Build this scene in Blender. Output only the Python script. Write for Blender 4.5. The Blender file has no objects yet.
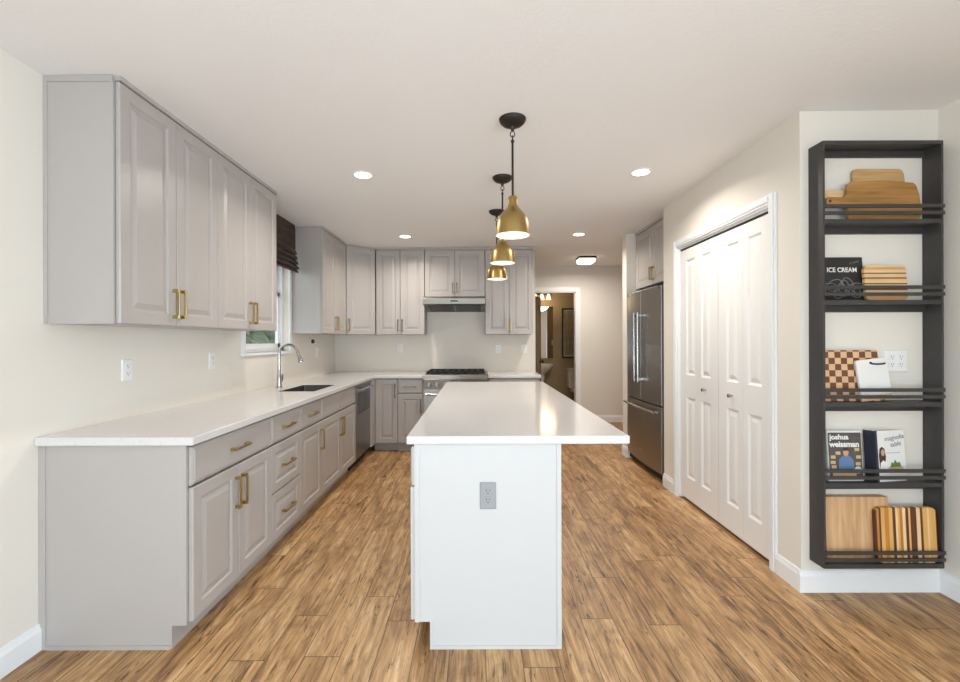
import bpy, bmesh, math, random
from mathutils import Matrix, Vector

# ------------------------------------------------------------------ camera, world, lights, exposure
scene = bpy.context.scene
COL = scene.collection
PI = math.pi
CAM_H = 1.321
cam_data = bpy.data.cameras.new('camera')
cam = bpy.data.objects.new('camera', cam_data)
COL.objects.link(cam)
cam_data.sensor_width = 36.0
cam_data.lens = 36.0 * 440.0 / 960.0
cam_data.shift_x = 3.0 / 960.0
cam_data.shift_y = -0.34 / 960.0
cam_data.clip_start = 0.02
cam.matrix_world = Matrix.Translation((0, 0, CAM_H)) @ Matrix.Rotation(PI / 2, 4, 'X') @ Matrix.Rotation(-0.003, 4, 'Z')
scene.camera = cam

scene.view_settings.view_transform = 'Standard'
scene.view_settings.look = 'None'
scene.view_settings.gamma = 1.0
scene.view_settings.use_curve_mapping = False
scene.view_settings.exposure = -0.20

world = bpy.data.worlds.new('overcast_sky')
scene.world = world
world.use_nodes = True
bg = world.node_tree.nodes['Background']
bg.inputs['Color'].default_value = (0.80, 0.91, 1.0, 1)
bg.inputs['Strength'].default_value = 2.7


def area_light(name, loc, rot, sx, sy, power, color=(1, 1, 1), spread=PI):
    d = bpy.data.lights.new(name, 'AREA')
    d.shape = 'RECTANGLE'
    d.size, d.size_y = sx, sy
    d.energy = power
    d.color = color
    d.spread = spread
    o = bpy.data.objects.new(name, d)
    o.location = loc
    o.rotation_euler = rot
    COL.objects.link(o)
    return o


# area lamps added to brighten the room, at unseen invented openings behind the camera
area_light('added_rear_fill', (-0.15, -3.45, 1.15), (PI / 2, 0, 0), 3.2, 2.0, 8, (0.76, 0.89, 1.0))
area_light('added_upward_fill', (-0.15, -3.45, 0.6), (PI / 2 + 0.75, 0, 0), 3.2, 1.0, 80, (0.60, 0.81, 1.0))  # added fill lamp aimed up to lighten the ceiling
area_light('added_sink_side_fill', (-2.08, -1.6, 1.3), (PI / 2, 0, -PI / 2), 1.9, 1.3, 85, (0.76, 0.89, 1.0))  # added fill lamp for the closet and shelf walls
area_light('added_side_fill', (2.62, -1.6, 1.2), (PI / 2, 0, PI / 2), 1.9, 1.7, 195, (0.68, 0.85, 1.0))  # added fill lamp for the cabinet fronts opposite
LAMP_W = 14.0       # recessed ceiling lights
PENDANT_W = 0.3
HALL_W = 17.0
BATH_W = 7.5

# ------------------------------------------------------------------ dimensions
XL = -1.884          # wall on the sink side
YB = 5.84            # back wall of the kitchen
ZC = 2.503           # ceiling height over the island; it falls slightly towards the sink wall
ZW = 2.56            # wall slabs run up into the ceiling
CSL = 0.0106


def zc(x):
    return ZC + CSL * (x - 0.178)


XBF = -1.2335        # door faces of the base cabinets
XUF = -1.5614        # door faces of the wall cabinets
YBF = 5.228
YUF = 5.527
XR = 1.697           # closet wall
YS = 2.31            # wall that carries the shelf
XW = 2.425           # wall beside the shelf
YH = 7.103           # hall wall
YREAR = -3.3


def srgb(r, g, b):
    def f(c):
        c /= 255.0
        return c / 12.92 if c <= 0.04045 else ((c + 0.055) / 1.055) ** 2.4
    return (f(r), f(g), f(b), 1.0)


# ------------------------------------------------------------------ materials
MATS = {}


def new_mat(name):
    m = bpy.data.materials.new(name)
    m.use_nodes = True
    nt = m.node_tree
    return m, nt, nt.nodes['Principled BSDF']


def pmat(name, col, rough=0.5, metal=0.0, spec=0.5, bump=0.0, bscale=200, var=0.0, vscale=8, emit=None, estr=0.0, coat=0.0):
    m, nt, b = new_mat(name)
    b.inputs['Base Color'].default_value = col
    b.inputs['Roughness'].default_value = rough
    b.inputs['Metallic'].default_value = metal
    b.inputs['Specular IOR Level'].default_value = spec
    b.inputs['Coat Weight'].default_value = coat
    if emit:
        b.inputs['Emission Color'].default_value = emit
        b.inputs['Emission Strength'].default_value = estr
    tc = nt.nodes.new('ShaderNodeTexCoord')
    if var > 0:
        n = nt.nodes.new('ShaderNodeTexNoise')
        n.inputs['Scale'].default_value = vscale
        n.inputs['Detail'].default_value = 3
        nt.links.new(tc.outputs['Object'], n.inputs['Vector'])
        mx = nt.nodes.new('ShaderNodeMix')
        mx.data_type = 'RGBA'
        mx.inputs[6].default_value = tuple(c * (1 - var) for c in col[:3]) + (1,)
        mx.inputs[7].default_value = tuple(min(1, c * (1 + var)) for c in col[:3]) + (1,)
        nt.links.new(n.outputs['Fac'], mx.inputs[0])
        nt.links.new(mx.outputs[2], b.inputs['Base Color'])
    if bump > 0:
        n2 = nt.nodes.new('ShaderNodeTexNoise')
        n2.inputs['Scale'].default_value = bscale
        n2.inputs['Detail'].default_value = 4
        nt.links.new(tc.outputs['Object'], n2.inputs['Vector'])
        bp = nt.nodes.new('ShaderNodeBump')
        bp.inputs['Strength'].default_value = bump
        bp.inputs['Distance'].default_value = 0.01
        nt.links.new(n2.outputs['Fac'], bp.inputs['Height'])
        nt.links.new(bp.outputs['Normal'], b.inputs['Normal'])
    return m


def brushed(name, col, rough, axis='X', strength=0.12):
    m, nt, b = new_mat(name)
    b.inputs['Metallic'].default_value = 1.0
    b.inputs['Base Color'].default_value = col
    tc = nt.nodes.new('ShaderNodeTexCoord')
    mp = nt.nodes.new('ShaderNodeMapping')
    mp.inputs['Scale'].default_value = {'X': (2, 300, 300), 'Z': (300, 300, 2), 'Y': (300, 2, 300)}[axis]
    n = nt.nodes.new('ShaderNodeTexNoise')
    n.inputs['Scale'].default_value = 1.0
    n.inputs['Detail'].default_value = 2
    nt.links.new(tc.outputs['Object'], mp.inputs['Vector'])
    nt.links.new(mp.outputs['Vector'], n.inputs['Vector'])
    mr = nt.nodes.new('ShaderNodeMapRange')
    mr.inputs['To Min'].default_value = rough - strength * 0.5
    mr.inputs['To Max'].default_value = rough + strength
    nt.links.new(n.outputs['Fac'], mr.inputs['Value'])
    nt.links.new(mr.outputs['Result'], b.inputs['Roughness'])
    return m


def wood(name, c_dark, c_light, axis='X', rough=0.45, scale=1.0, contrast=1.0):
    m, nt, b = new_mat(name)
    b.inputs['Roughness'].default_value = rough
    tc = nt.nodes.new('ShaderNodeTexCoord')
    mp = nt.nodes.new('ShaderNodeMapping')
    lo, hi = 3 * scale, 45 * scale
    mp.inputs['Scale'].default_value = {'X': (lo, hi, hi), 'Z': (hi, hi, lo), 'Y': (hi, lo, hi)}[axis]
    n = nt.nodes.new('ShaderNodeTexNoise')
    n.inputs['Scale'].default_value = 1
    n.inputs['Detail'].default_value = 5
    n.inputs['Distortion'].default_value = 0.6
    nt.links.new(tc.outputs['Object'], mp.inputs['Vector'])
    nt.links.new(mp.outputs['Vector'], n.inputs['Vector'])
    r = nt.nodes.new('ShaderNodeValToRGB')
    r.color_ramp.elements[0].position = 0.5 - 0.22 / contrast
    r.color_ramp.elements[0].color = c_dark
    r.color_ramp.elements[1].position = 0.5 + 0.22 / contrast
    r.color_ramp.elements[1].color = c_light
    nt.links.new(n.outputs['Fac'], r.inputs['Fac'])
    nt.links.new(r.outputs['Color'], b.inputs['Base Color'])
    return m


def stripes(name, axis, stops, rough=0.4):
    """stops: list of (position along the axis in metres, colour); hard-edged bands with a little grain"""
    m, nt, b = new_mat(name)
    b.inputs['Roughness'].default_value = rough
    tc = nt.nodes.new('ShaderNodeTexCoord')
    sp = nt.nodes.new('ShaderNodeSeparateXYZ')
    nt.links.new(tc.outputs['Object'], sp.inputs[0])
    lo, hi = stops[0][0], stops[-1][0]
    mr = nt.nodes.new('ShaderNodeMapRange')
    mr.inputs['From Min'].default_value = lo
    mr.inputs['From Max'].default_value = hi
    nt.links.new(sp.outputs[{'X': 0, 'Y': 1, 'Z': 2}[axis]], mr.inputs['Value'])
    r = nt.nodes.new('ShaderNodeValToRGB')
    r.color_ramp.interpolation = 'CONSTANT'
    el = r.color_ramp.elements
    el[0].position = 0
    el[0].color = stops[0][1]
    el[1].position = 1
    el[1].color = stops[-1][1]
    for p, c in stops[1:-1]:
        e = el.new((p - lo) / (hi - lo))
        e.color = c
    nt.links.new(mr.outputs['Result'], r.inputs['Fac'])
    mp = nt.nodes.new('ShaderNodeMapping')
    mp.inputs['Scale'].default_value = (6, 60, 60) if axis == 'Z' else (60, 60, 6)
    n = nt.nodes.new('ShaderNodeTexNoise')
    n.inputs['Scale'].default_value = 1
    n.inputs['Detail'].default_value = 4
    nt.links.new(tc.outputs['Object'], mp.inputs['Vector'])
    nt.links.new(mp.outputs['Vector'], n.inputs['Vector'])
    mr2 = nt.nodes.new('ShaderNodeMapRange')
    mr2.inputs['To Min'].default_value = 0.72
    mr2.inputs['To Max'].default_value = 1.25
    nt.links.new(n.outputs['Fac'], mr2.inputs['Value'])
    vm = nt.nodes.new('ShaderNodeVectorMath')
    vm.operation = 'SCALE'
    nt.links.new(r.outputs['Color'], vm.inputs[0])
    nt.links.new(mr2.outputs['Result'], vm.inputs['Scale'])
    nt.links.new(vm.outputs[0], b.inputs['Base Color'])
    return m


def checker(name, c1, c2, size):
    m, nt, b = new_mat(name)
    b.inputs['Roughness'].default_value = 0.45
    tc = nt.nodes.new('ShaderNodeTexCoord')
    mp = nt.nodes.new('ShaderNodeMapping')
    mp.inputs['Location'].default_value = (0, 0.5, 0)
    mp.inputs['Scale'].default_value = (1 / size, 0.01, 1 / size)
    ck = nt.nodes.new('ShaderNodeTexChecker')
    ck.inputs['Scale'].default_value = 1
    ck.inputs['Color1'].default_value = c1
    ck.inputs['Color2'].default_value = c2
    nt.links.new(tc.outputs['Object'], mp.inputs['Vector'])
    nt.links.new(mp.outputs['Vector'], ck.inputs['Vector'])
    nt.links.new(ck.outputs['Color'], b.inputs['Base Color'])
    return m


def floor_material():
    m, nt, b = new_mat('vinyl_plank_floor')
    N, Lk = nt.nodes.new, nt.links.new
    tc = N('ShaderNodeTexCoord')
    sp = N('ShaderNodeSeparateXYZ')
    Lk(tc.outputs['Object'], sp.inputs[0])

    def math_(op, a, bb=None):
        n = N('ShaderNodeMath')
        n.operation = op
        for i, v in enumerate((a, bb)):
            if v is None:
                continue
            if isinstance(v, (int, float)):
                n.inputs[i].default_value = v
            else:
                Lk(v, n.inputs[i])
        return n.outputs[0]
    W, LEN = 0.152, 1.22
    u = math_('DIVIDE', math_('ADD', sp.outputs['X'], 10.0), W)
    row = math_('FLOOR', u)
    wn = N('ShaderNodeTexWhiteNoise')
    wn.noise_dimensions = '1D'
    Lk(row, wn.inputs['W'])
    v = math_('ADD', math_('DIVIDE', math_('ADD', sp.outputs['Y'], 10.0), LEN), wn.outputs['Value'])
    colid = math_('FLOOR', v)
    cmb = N('ShaderNodeCombineXYZ')
    Lk(row, cmb.inputs[0])
    Lk(colid, cmb.inputs[1])
    wn2 = N('ShaderNodeTexWhiteNoise')
    wn2.noise_dimensions = '2D'
    Lk(cmb.outputs[0], wn2.inputs['Vector'])
    # per plank offset of the grain
    off = N('ShaderNodeVectorMath')
    off.operation = 'MULTIPLY_ADD'
    Lk(wn2.outputs['Color'], off.inputs[0])
    off.inputs[1].default_value = (37, 53, 11)
    Lk(tc.outputs['Object'], off.inputs[2])

    def noise(scale, detail, dist, rough=0.55):
        mp = N('ShaderNodeMapping')
        mp.inputs['Scale'].default_value = scale
        Lk(off.outputs[0], mp.inputs['Vector'])
        n = N('ShaderNodeTexNoise')
        n.inputs['Scale'].default_value = 1
        n.inputs['Detail'].default_value = detail
        n.inputs['Roughness'].default_value = rough
        n.inputs['Distortion'].default_value = dist
        Lk(mp.outputs['Vector'], n.inputs['Vector'])
        return n.outputs['Fac']
    grain = noise((26, 2.0, 1), 6, 1.3, 0.62)
    fine = noise((170, 5, 1), 3, 0.3)
    blotch = noise((6.0, 1.9, 1), 4, 1.2)
    patch = noise((9.0, 3.2, 2), 5, 1.8, 0.62)
    crack = noise((34, 3.2, 1), 5, 2.2, 0.65)
    r = N('ShaderNodeValToRGB')
    e = r.color_ramp.elements
    e[0].position, e[0].color = 0.34, srgb(94, 64, 40)
    e[1].position, e[1].color = 0.66, srgb(226, 190, 144)
    k = e.new(0.44)
    k.color = srgb(160, 118, 76)
    k = e.new(0.55)
    k.color = srgb(196, 154, 106)
    # mix of grain, fine grain and blotches drives the ramp
    s = math_('ADD', math_('MULTIPLY', grain, 0.54), math_('MULTIPLY', fine, 0.24))
    s = math_('ADD', s, math_('MULTIPLY', blotch, 0.22))
    t = math_('ADD', s, math_('MULTIPLY', math_('SUBTRACT', wn2.outputs['Value'], 0.5), 0.085))
    Lk(t, r.inputs['Fac'])
    # dark knots and cracks
    cr = N('ShaderNodeValToRGB')
    cr.color_ramp.elements[0].position, cr.color_ramp.elements[0].color = 0.36, (0.22, 0.19, 0.17, 1)
    cr.color_ramp.elements[1].position, cr.color_ramp.elements[1].color = 0.43, (1, 1, 1, 1)
    Lk(crack, cr.inputs['Fac'])
    mx = N('ShaderNodeMix')
    mx.data_type = 'RGBA'
    mx.blend_type = 'MULTIPLY'
    mx.inputs[0].default_value = 0.85
    Lk(r.outputs['Color'], mx.inputs[6])
    Lk(cr.outputs['Color'], mx.inputs[7])
    pg = N('ShaderNodeMapRange')
    pg.inputs['From Min'].default_value = 0.47
    pg.inputs['From Max'].default_value = 0.68
    pg.inputs['To Min'].default_value = 0.0
    pg.inputs['To Max'].default_value = 0.75
    Lk(patch, pg.inputs['Value'])
    mg = N('ShaderNodeMix')
    mg.data_type = 'RGBA'
    Lk(pg.outputs['Result'], mg.inputs[0])
    Lk(mx.outputs[2], mg.inputs[6])
    mgr = N('ShaderNodeVectorMath')
    mgr.operation = 'MULTIPLY'
    Lk(mx.outputs[2], mgr.inputs[0])
    mgr.inputs[1].default_value = (0.52, 0.51, 0.50)
    Lk(mgr.outputs[0], mg.inputs[7])
    mx = mg
    # seams between the planks
    fu = math_('FRACT', u)
    fv = math_('FRACT', v)
    su = math_('MINIMUM', fu, math_('SUBTRACT', 1.0, fu))
    sv = math_('MINIMUM', fv, math_('SUBTRACT', 1.0, fv))
    seam = math_('MAXIMUM', math_('LESS_THAN', su, 0.014), math_('LESS_THAN', sv, 0.0018))
    mx2 = N('ShaderNodeMix')
    mx2.data_type = 'RGBA'
    Lk(math_('MULTIPLY', seam, 0.7), mx2.inputs[0])
    Lk(mx.outputs[2], mx2.inputs[6])
    mx2.inputs[7].default_value = srgb(70, 46, 28)
    Lk(mx2.outputs[2], b.inputs['Base Color'])
    b.inputs['Roughness'].default_value = 0.42
    bp = N('ShaderNodeBump')
    bp.inputs['Strength'].default_value = 0.12
    bp.inputs['Distance'].default_value = 0.004
    Lk(grain, bp.inputs['Height'])
    Lk(bp.outputs['Normal'], b.inputs['Normal'])
    return m


def quartz_material(name):
    m, nt, b = new_mat(name)
    tc = nt.nodes.new('ShaderNodeTexCoord')
    n = nt.nodes.new('ShaderNodeTexNoise')
    n.inputs['Scale'].default_value = 140
    n.inputs['Detail'].default_value = 2
    nt.links.new(tc.outputs['Object'], n.inputs['Vector'])
    r = nt.nodes.new('ShaderNodeValToRGB')
    r.color_ramp.elements[0].position, r.color_ramp.elements[0].color = 0.30, srgb(206, 201, 197)
    r.color_ramp.elements[1].position, r.color_ramp.elements[1].color = 0.42, srgb(215, 211, 209)
    nt.links.new(n.outputs['Fac'], r.inputs['Fac'])
    nt.links.new(r.outputs['Color'], b.inputs['Base Color'])
    b.inputs['Roughness'].default_value = 0.12
    return m


def glass_material():
    m = bpy.data.materials.new('window_glass')
    m.use_nodes = True
    nt = m.node_tree
    nt.nodes.clear()
    out = nt.nodes.new('ShaderNodeOutputMaterial')
    mix = nt.nodes.new('ShaderNodeMixShader')
    tr = nt.nodes.new('ShaderNodeBsdfTransparent')
    gl = nt.nodes.new('ShaderNodeBsdfGlossy')
    gl.inputs['Roughness'].default_value = 0.02
    fr = nt.nodes.new('ShaderNodeFresnel')
    fr.inputs['IOR'].default_value = 1.45
    ge = nt.nodes.new('ShaderNodeNewGeometry')
    inv = nt.nodes.new('ShaderNodeMath')
    inv.operation = 'SUBTRACT'
    inv.inputs[0].default_value = 1.0
    nt.links.new(ge.outputs['Backfacing'], inv.inputs[1])
    mul = nt.nodes.new('ShaderNodeMath')
    mul.operation = 'MULTIPLY'
    nt.links.new(inv.outputs[0], mul.inputs[0])
    nt.links.new(fr.outputs[0], mul.inputs[1])
    nt.links.new(mul.outputs[0], mix.inputs[0])
    nt.links.new(tr.outputs[0], mix.inputs[1])
    nt.links.new(gl.outputs[0], mix.inputs[2])
    nt.links.new(mix.outputs[0], out.inputs[0])
    return m


def shade_material():
    m, nt, b = new_mat('woven_shade_fabric')
    b.inputs['Roughness'].default_value = 0.85
    tc = nt.nodes.new('ShaderNodeTexCoord')
    mp = nt.nodes.new('ShaderNodeMapping')
    mp.inputs['Scale'].default_value = (8, 8, 160)
    n = nt.nodes.new('ShaderNodeTexNoise')
    n.inputs['Scale'].default_value = 1
    n.inputs['Detail'].default_value = 3
    nt.links.new(tc.outputs['Object'], mp.inputs['Vector'])
    nt.links.new(mp.outputs['Vector'], n.inputs['Vector'])
    r = nt.nodes.new('ShaderNodeValToRGB')
    r.color_ramp.elements[0].position, r.color_ramp.elements[0].color = 0.35, srgb(38, 28, 24)
    r.color_ramp.elements[1].position, r.color_ramp.elements[1].color = 0.7, srgb(92, 72, 62)
    nt.links.new(n.outputs['Fac'], r.inputs['Fac'])
    nt.links.new(r.outputs['Color'], b.inputs['Base Color'])
    return m


M = dict(
    wall=pmat('wall_paint', srgb(229, 222, 211), 0.85, bump=0.03, bscale=120),
    ceil=pmat('ceiling_texture_paint', srgb(240, 238, 237), 0.9, bump=0.12, bscale=55),
    hall=pmat('hall_wall_paint', srgb(226, 219, 210), 0.85, bump=0.03, bscale=120),
    bath=pmat('bathroom_wall_paint', srgb(158, 138, 106), 0.8, bump=0.03, bscale=120),
    trim=pmat('white_trim_paint', srgb(236, 236, 236), 0.4),
    door=pmat('white_door_paint', srgb(236, 234, 231), 0.4),
    bathdoor=pmat('taupe_door_paint', srgb(150, 132, 112), 0.45, var=0.15, vscale=12),
    cab=pmat('gray_cabinet_paint', srgb(178, 171, 166), 0.33),
    cabin=pmat('cabinet_shadow_gap', srgb(70, 64, 60), 0.7),
    isl=pmat('white_island_paint', srgb(197, 195, 193), 0.38),
    quartz=quartz_material('white_quartz'),
    floor=floor_material(),
    brass=pmat('brass_pull_metal', srgb(184, 160, 104), 0.28, metal=1.0),
    bronzepull=pmat('bronze_pull_metal', srgb(120, 104, 84), 0.35, metal=1.0),
    shade=brushed('brushed_brass', srgb(172, 146, 92), 0.30, 'Z', 0.12),
    shadein=pmat('white_shade_lining', srgb(240, 238, 232), 0.6),
    bronze=pmat('dark_bronze_metal', srgb(58, 50, 46), 0.45, metal=0.7),
    steel=brushed('brushed_steel', srgb(150, 147, 144), 0.30, 'Z', 0.12),
    steelh=brushed('brushed_steel_light', srgb(146, 140, 132), 0.30, 'X', 0.12),
    chrome=pmat('polished_steel', srgb(176, 173, 170), 0.16, metal=1.0),
    sinksteel=pmat('satin_sink_steel', srgb(120, 116, 112), 0.35, metal=1.0),
    iron=pmat('cast_iron', srgb(26, 24, 23), 0.6),
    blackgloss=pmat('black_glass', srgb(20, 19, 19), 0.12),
    darkgray=pmat('dark_gray_metal', srgb(52, 50, 49), 0.5),
    black=pmat('black_stained_wood', srgb(58, 55, 54), 0.5, var=0.18, vscale=20),
    plastic=pmat('white_plastic', srgb(236, 235, 232), 0.35),
    grayplastic=pmat('gray_plastic', srgb(150, 150, 152), 0.4),
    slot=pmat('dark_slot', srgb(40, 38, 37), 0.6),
    glass=glass_material(),
    woven=shade_material(),
    lens=pmat('lamp_lens', srgb(255, 250, 240), 0.5, emit=srgb(255, 246, 230), estr=9.0),
    bulb=pmat('lit_bulb', srgb(255, 240, 215), 0.5, emit=srgb(255, 226, 180), estr=0.6),
    vanity=pmat('lit_vanity_glass', srgb(255, 240, 215), 0.5, emit=srgb(255, 226, 180), estr=1.8),
    hallglass=pmat('frosted_lamp_glass', srgb(255, 250, 240), 0.5, emit=srgb(255, 244, 224), estr=2.6),
    ceramic=pmat('white_ceramic', srgb(236, 230, 218), 0.15),
    mirror=pmat('mirror_silver', srgb(235, 235, 235), 0.02, metal=1.0),
    art=pmat('picture_print', srgb(150, 134, 106), 0.7, var=0.35, vscale=9),
    artdark=pmat('picture_ink', srgb(84, 74, 58), 0.7),
    mat_board=pmat('picture_mat_board', srgb(196, 184, 160), 0.8),
    darkframe=pmat('dark_picture_frame', srgb(44, 30, 24), 0.4),
    lawn=pmat('lawn', srgb(104, 128, 74), 0.95, var=0.3, vscale=3),
    leaf=pmat('hedge_leaves', srgb(96, 106, 84), 0.9, var=0.4, vscale=14),
    bamboo=wood('bamboo_board', srgb(176, 134, 84), srgb(208, 170, 118), 'X'),
    acacia=wood('brown_board', srgb(134, 90, 40), srgb(188, 140, 76), 'X', 0.35),
    oak=wood('pale_oak_board', srgb(186, 142, 98), srgb(220, 180, 136), 'Z'),
    maple=wood('pale_maple_board', srgb(206, 168, 122), srgb(228, 196, 152), 'X'),
    paper=pmat('paper_pages', srgb(236, 230, 220), 0.8),
    bookblack=pmat('black_book_cover', srgb(34, 32, 32), 0.4),
    booknavy=pmat('navy_book_cloth', srgb(40, 46, 62), 0.6),
    bookwhite=pmat('white_book_cover', srgb(232, 230, 227), 0.45),
    ink=pmat('white_ink', srgb(240, 238, 234), 0.5),
    grayink=pmat('gray_ink', srgb(122, 124, 134), 0.5),
    leather=pmat('dark_leather', srgb(60, 44, 36), 0.6),
    skin=pmat('printed_skin', srgb(206, 156, 128), 0.5),
    hairink=pmat('printed_hair', srgb(62, 42, 34), 0.5),
    shirt=pmat('printed_blue_shirt', srgb(96, 124, 164), 0.5),
    slate=pmat('printed_dark_shelves', srgb(84, 78, 76), 0.45, var=0.6, vscale=40),
    green=pmat('printed_green', srgb(96, 128, 66), 0.5),
    tan=pmat('printed_tan', srgb(206, 176, 130), 0.5),
    ribbon=pmat('printed_gray_ribbon', srgb(128, 128, 128), 0.5),
)

# ------------------------------------------------------------------ mesh helpers


class MB:
    def __init__(self):
        self.bm = bmesh.new()

    def box(self, x0, x1, y0, y1, z0, z1):
        v = [self.bm.verts.new((x, y, z)) for z in (z0, z1) for y in (y0, y1) for x in (x0, x1)]
        for f in ((0, 2, 3, 1), (4, 5, 7, 6), (0, 1, 5, 4), (2, 6, 7, 3), (1, 3, 7, 5), (0, 4, 6, 2)):
            self.bm.faces.new([v[i] for i in f])
        return self

    def loops(self, rings, cap0=True, cap1=True, closed=True):
        """connects successive rings of points"""
        bm = self.bm
        vr = [[bm.verts.new(p) for p in r] for r in rings]
        n = len(vr[0])
        for a, b in zip(vr, vr[1:]):
            for i in range(n if closed else n - 1):
                j = (i + 1) % n
                bm.faces.new((a[i], a[j], b[j], b[i]))
        if cap0 and n > 2:
            bm.faces.new(list(reversed(vr[0])))
        if cap1 and n > 2:
            bm.faces.new(vr[-1])
        return self

    def prism(self, pts, axis, a, b):
        """outline pts (2D) extruded along axis from a to b"""
        def p3(p, t):
            return {'X': (t, p[0], p[1]), 'Y': (p[0], t, p[1]), 'Z': (p[0], p[1], t)}[axis]
        return self.loops([[p3(p, a) for p in pts], [p3(p, b) for p in pts]])

    def lathe(self, prof, center=(0, 0, 0), axis='Z', n=24, cap=True):
        rings = []
        for r, h in prof:
            ring = []
            for i in range(n):
                t = 2 * PI * i / n
                c, s = r * math.cos(t), r * math.sin(t)
                p = {'Z': (c, s, h), 'Y': (c, h, s), 'X': (h, c, s)}[axis]
                ring.append(tuple(p[k] + center[k] for k in range(3)))
            rings.append(ring)
        return self.loops(rings, cap, cap)

    def tube(self, pts, r, n=10):
        pts = [Vector(p) for p in pts]
        rad = r if isinstance(r, (list, tuple)) else [r] * len(pts)
        rings = []
        up = None
        for i, p in enumerate(pts):
            d = (pts[min(i + 1, len(pts) - 1)] - pts[max(i - 1, 0)]).normalized()
            if up is None:
                up = Vector((0, 0, 1)) if abs(d.z) < 0.9 else Vector((1, 0, 0))
            a = d.cross(up).normalized()
            b = a.cross(d).normalized()
            up = b
            rings.append([tuple(p + a * (rad[i] * math.cos(2 * PI * k / n)) + b * (rad[i] * math.sin(2 * PI * k / n))) for k in range(n)])
        return self.loops(rings)

    def panel(self, x0, x1, z0, z1, yb, yf, stile=0.055, raised=True, rail=None):
        """door front facing -y with a recessed, raised field"""
        if rail is None:
            rail = stile

        def ring(ix, iz, y):
            return [(x0 + ix, y, z0 + iz), (x1 - ix, y, z0 + iz), (x1 - ix, y, z1 - iz), (x0 + ix, y, z1 - iz)]
        rings = [ring(0, 0, yb), ring(0, 0, yf + 0.003), ring(0.003, 0.003, yf), ring(stile, rail, yf)]
        if raised:
            for d, y in ((0.004, 0.003), (0.007, 0.008), (0.016, 0.009), (0.038, 0.002), (0.041, 0.001)):
                rings.append(ring(stile + d, rail + d, yf + y))
        return self.loops(rings)

    def inset(self, x0, x1, z0, z1, yf, prof):
        def ring(d, y):
            return [(x0 + d, yf + y, z0 + d), (x1 - d, yf + y, z0 + d), (x1 - d, yf + y, z1 - d), (x0 + d, yf + y, z1 - d)]
        return self.loops([ring(d, y) for d, y in prof], cap0=False)

    def build(self, name, m, parent=None, smooth=False, bevel=0.0, seg=2, loc=None, rot=None, angle=0.6):
        me = bpy.data.meshes.new(name)
        bmesh.ops.recalc_face_normals(self.bm, faces=self.bm.faces[:])
        if smooth:
            for f in self.bm.faces:
                f.smooth = True
        self.bm.to_mesh(me)
        self.bm.free()
        me.materials.append(m if not isinstance(m, str) else M[m])
        o = bpy.data.objects.new(name, me)
        COL.objects.link(o)
        if smooth:
            me.set_sharp_from_angle(angle=angle)
        if bevel > 0:
            bv = o.modifiers.new('edge', 'BEVEL')
            bv.width = bevel
            bv.segments = seg
            bv.limit_method = 'ANGLE'
            bv.angle_limit = 0.7
        if parent is not None:
            o.parent = parent
        if loc:
            o.location = loc
        if rot:
            o.rotation_euler = rot
        return o


def tag(o, label, cat, group=None):
    o['label'] = label
    o['category'] = cat
    if group:
        o['group'] = group
    return o


def thing(name, label, cat, loc=(0, 0, 0), rz=0.0, group=None, rot=None):
    o = bpy.data.objects.new(name, None)
    o.empty_display_size = 0.1
    COL.objects.link(o)
    o.location = loc
    o.rotation_euler = rot if rot else (0, 0, rz)
    return tag(o, label, cat, group)


def struct(name, mb, m, label=None, **k):
    o = mb.build(name, m, **k)
    o['kind'] = 'structure'
    if label:
        o['label'] = label
    return o


def copy_tree(o, label=None, loc=None, rz=None, parent=None):
    c = o.copy()
    COL.objects.link(c)
    c.parent = parent
    if loc is not None:
        c.location = loc
    if rz is not None:
        c.rotation_euler = (0, 0, rz)
    if label:
        c['label'] = label
    for ch in list(o.children):
        copy_tree(ch, parent=c)
    return c


def rrect(x0, x1, z0, z1, r, n=5):
    pts = []
    for cx, cz, a0 in ((x1 - r, z1 - r, 0), (x0 + r, z1 - r, PI / 2), (x0 + r, z0 + r, PI), (x1 - r, z0 + r, 1.5 * PI)):
        for i in range(n + 1):
            a = a0 + PI / 2 * i / n
            pts.append((cx + r * math.cos(a), cz + r * math.sin(a)))
    return pts


def text(name, body, size, loc, m, parent, rot=(PI / 2, 0, 0), bold=0.0, sx=1.0, align='LEFT'):
    c = bpy.data.curves.new(name, 'FONT')
    c.body = body
    c.size = size
    c.offset = bold
    c.extrude = 0.0002
    c.align_x = align
    c.resolution_u = 3
    c.materials.append(M[m])
    o = bpy.data.objects.new(name, c)
    COL.objects.link(o)
    o.location = loc
    o.rotation_euler = rot
    o.scale = (sx, 1, 1)
    dg = bpy.context.evaluated_depsgraph_get()
    me = bpy.data.meshes.new_from_object(o.evaluated_get(dg))
    bpy.data.objects.remove(o)
    o = bpy.data.objects.new(name, me)
    COL.objects.link(o)
    o.location = loc
    o.rotation_euler = rot
    o.scale = (sx, 1, 1)
    o.parent = parent
    return o


# ------------------------------------------------------------------ the room
T = 0.12
struct('floor', MB().box(XL - 0.3, 3.4, YREAR - 0.1, 8.9, -0.08, 0.0), 'floor')
mb = MB()
mb.prism([(XL - 0.3, zc(XL - 0.3)), (3.4, zc(3.4)), (3.4, 2.68), (XL - 0.3, 2.68)], 'Y', YREAR - 0.1, 8.9)
struct('ceiling', mb, 'ceil')

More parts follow.
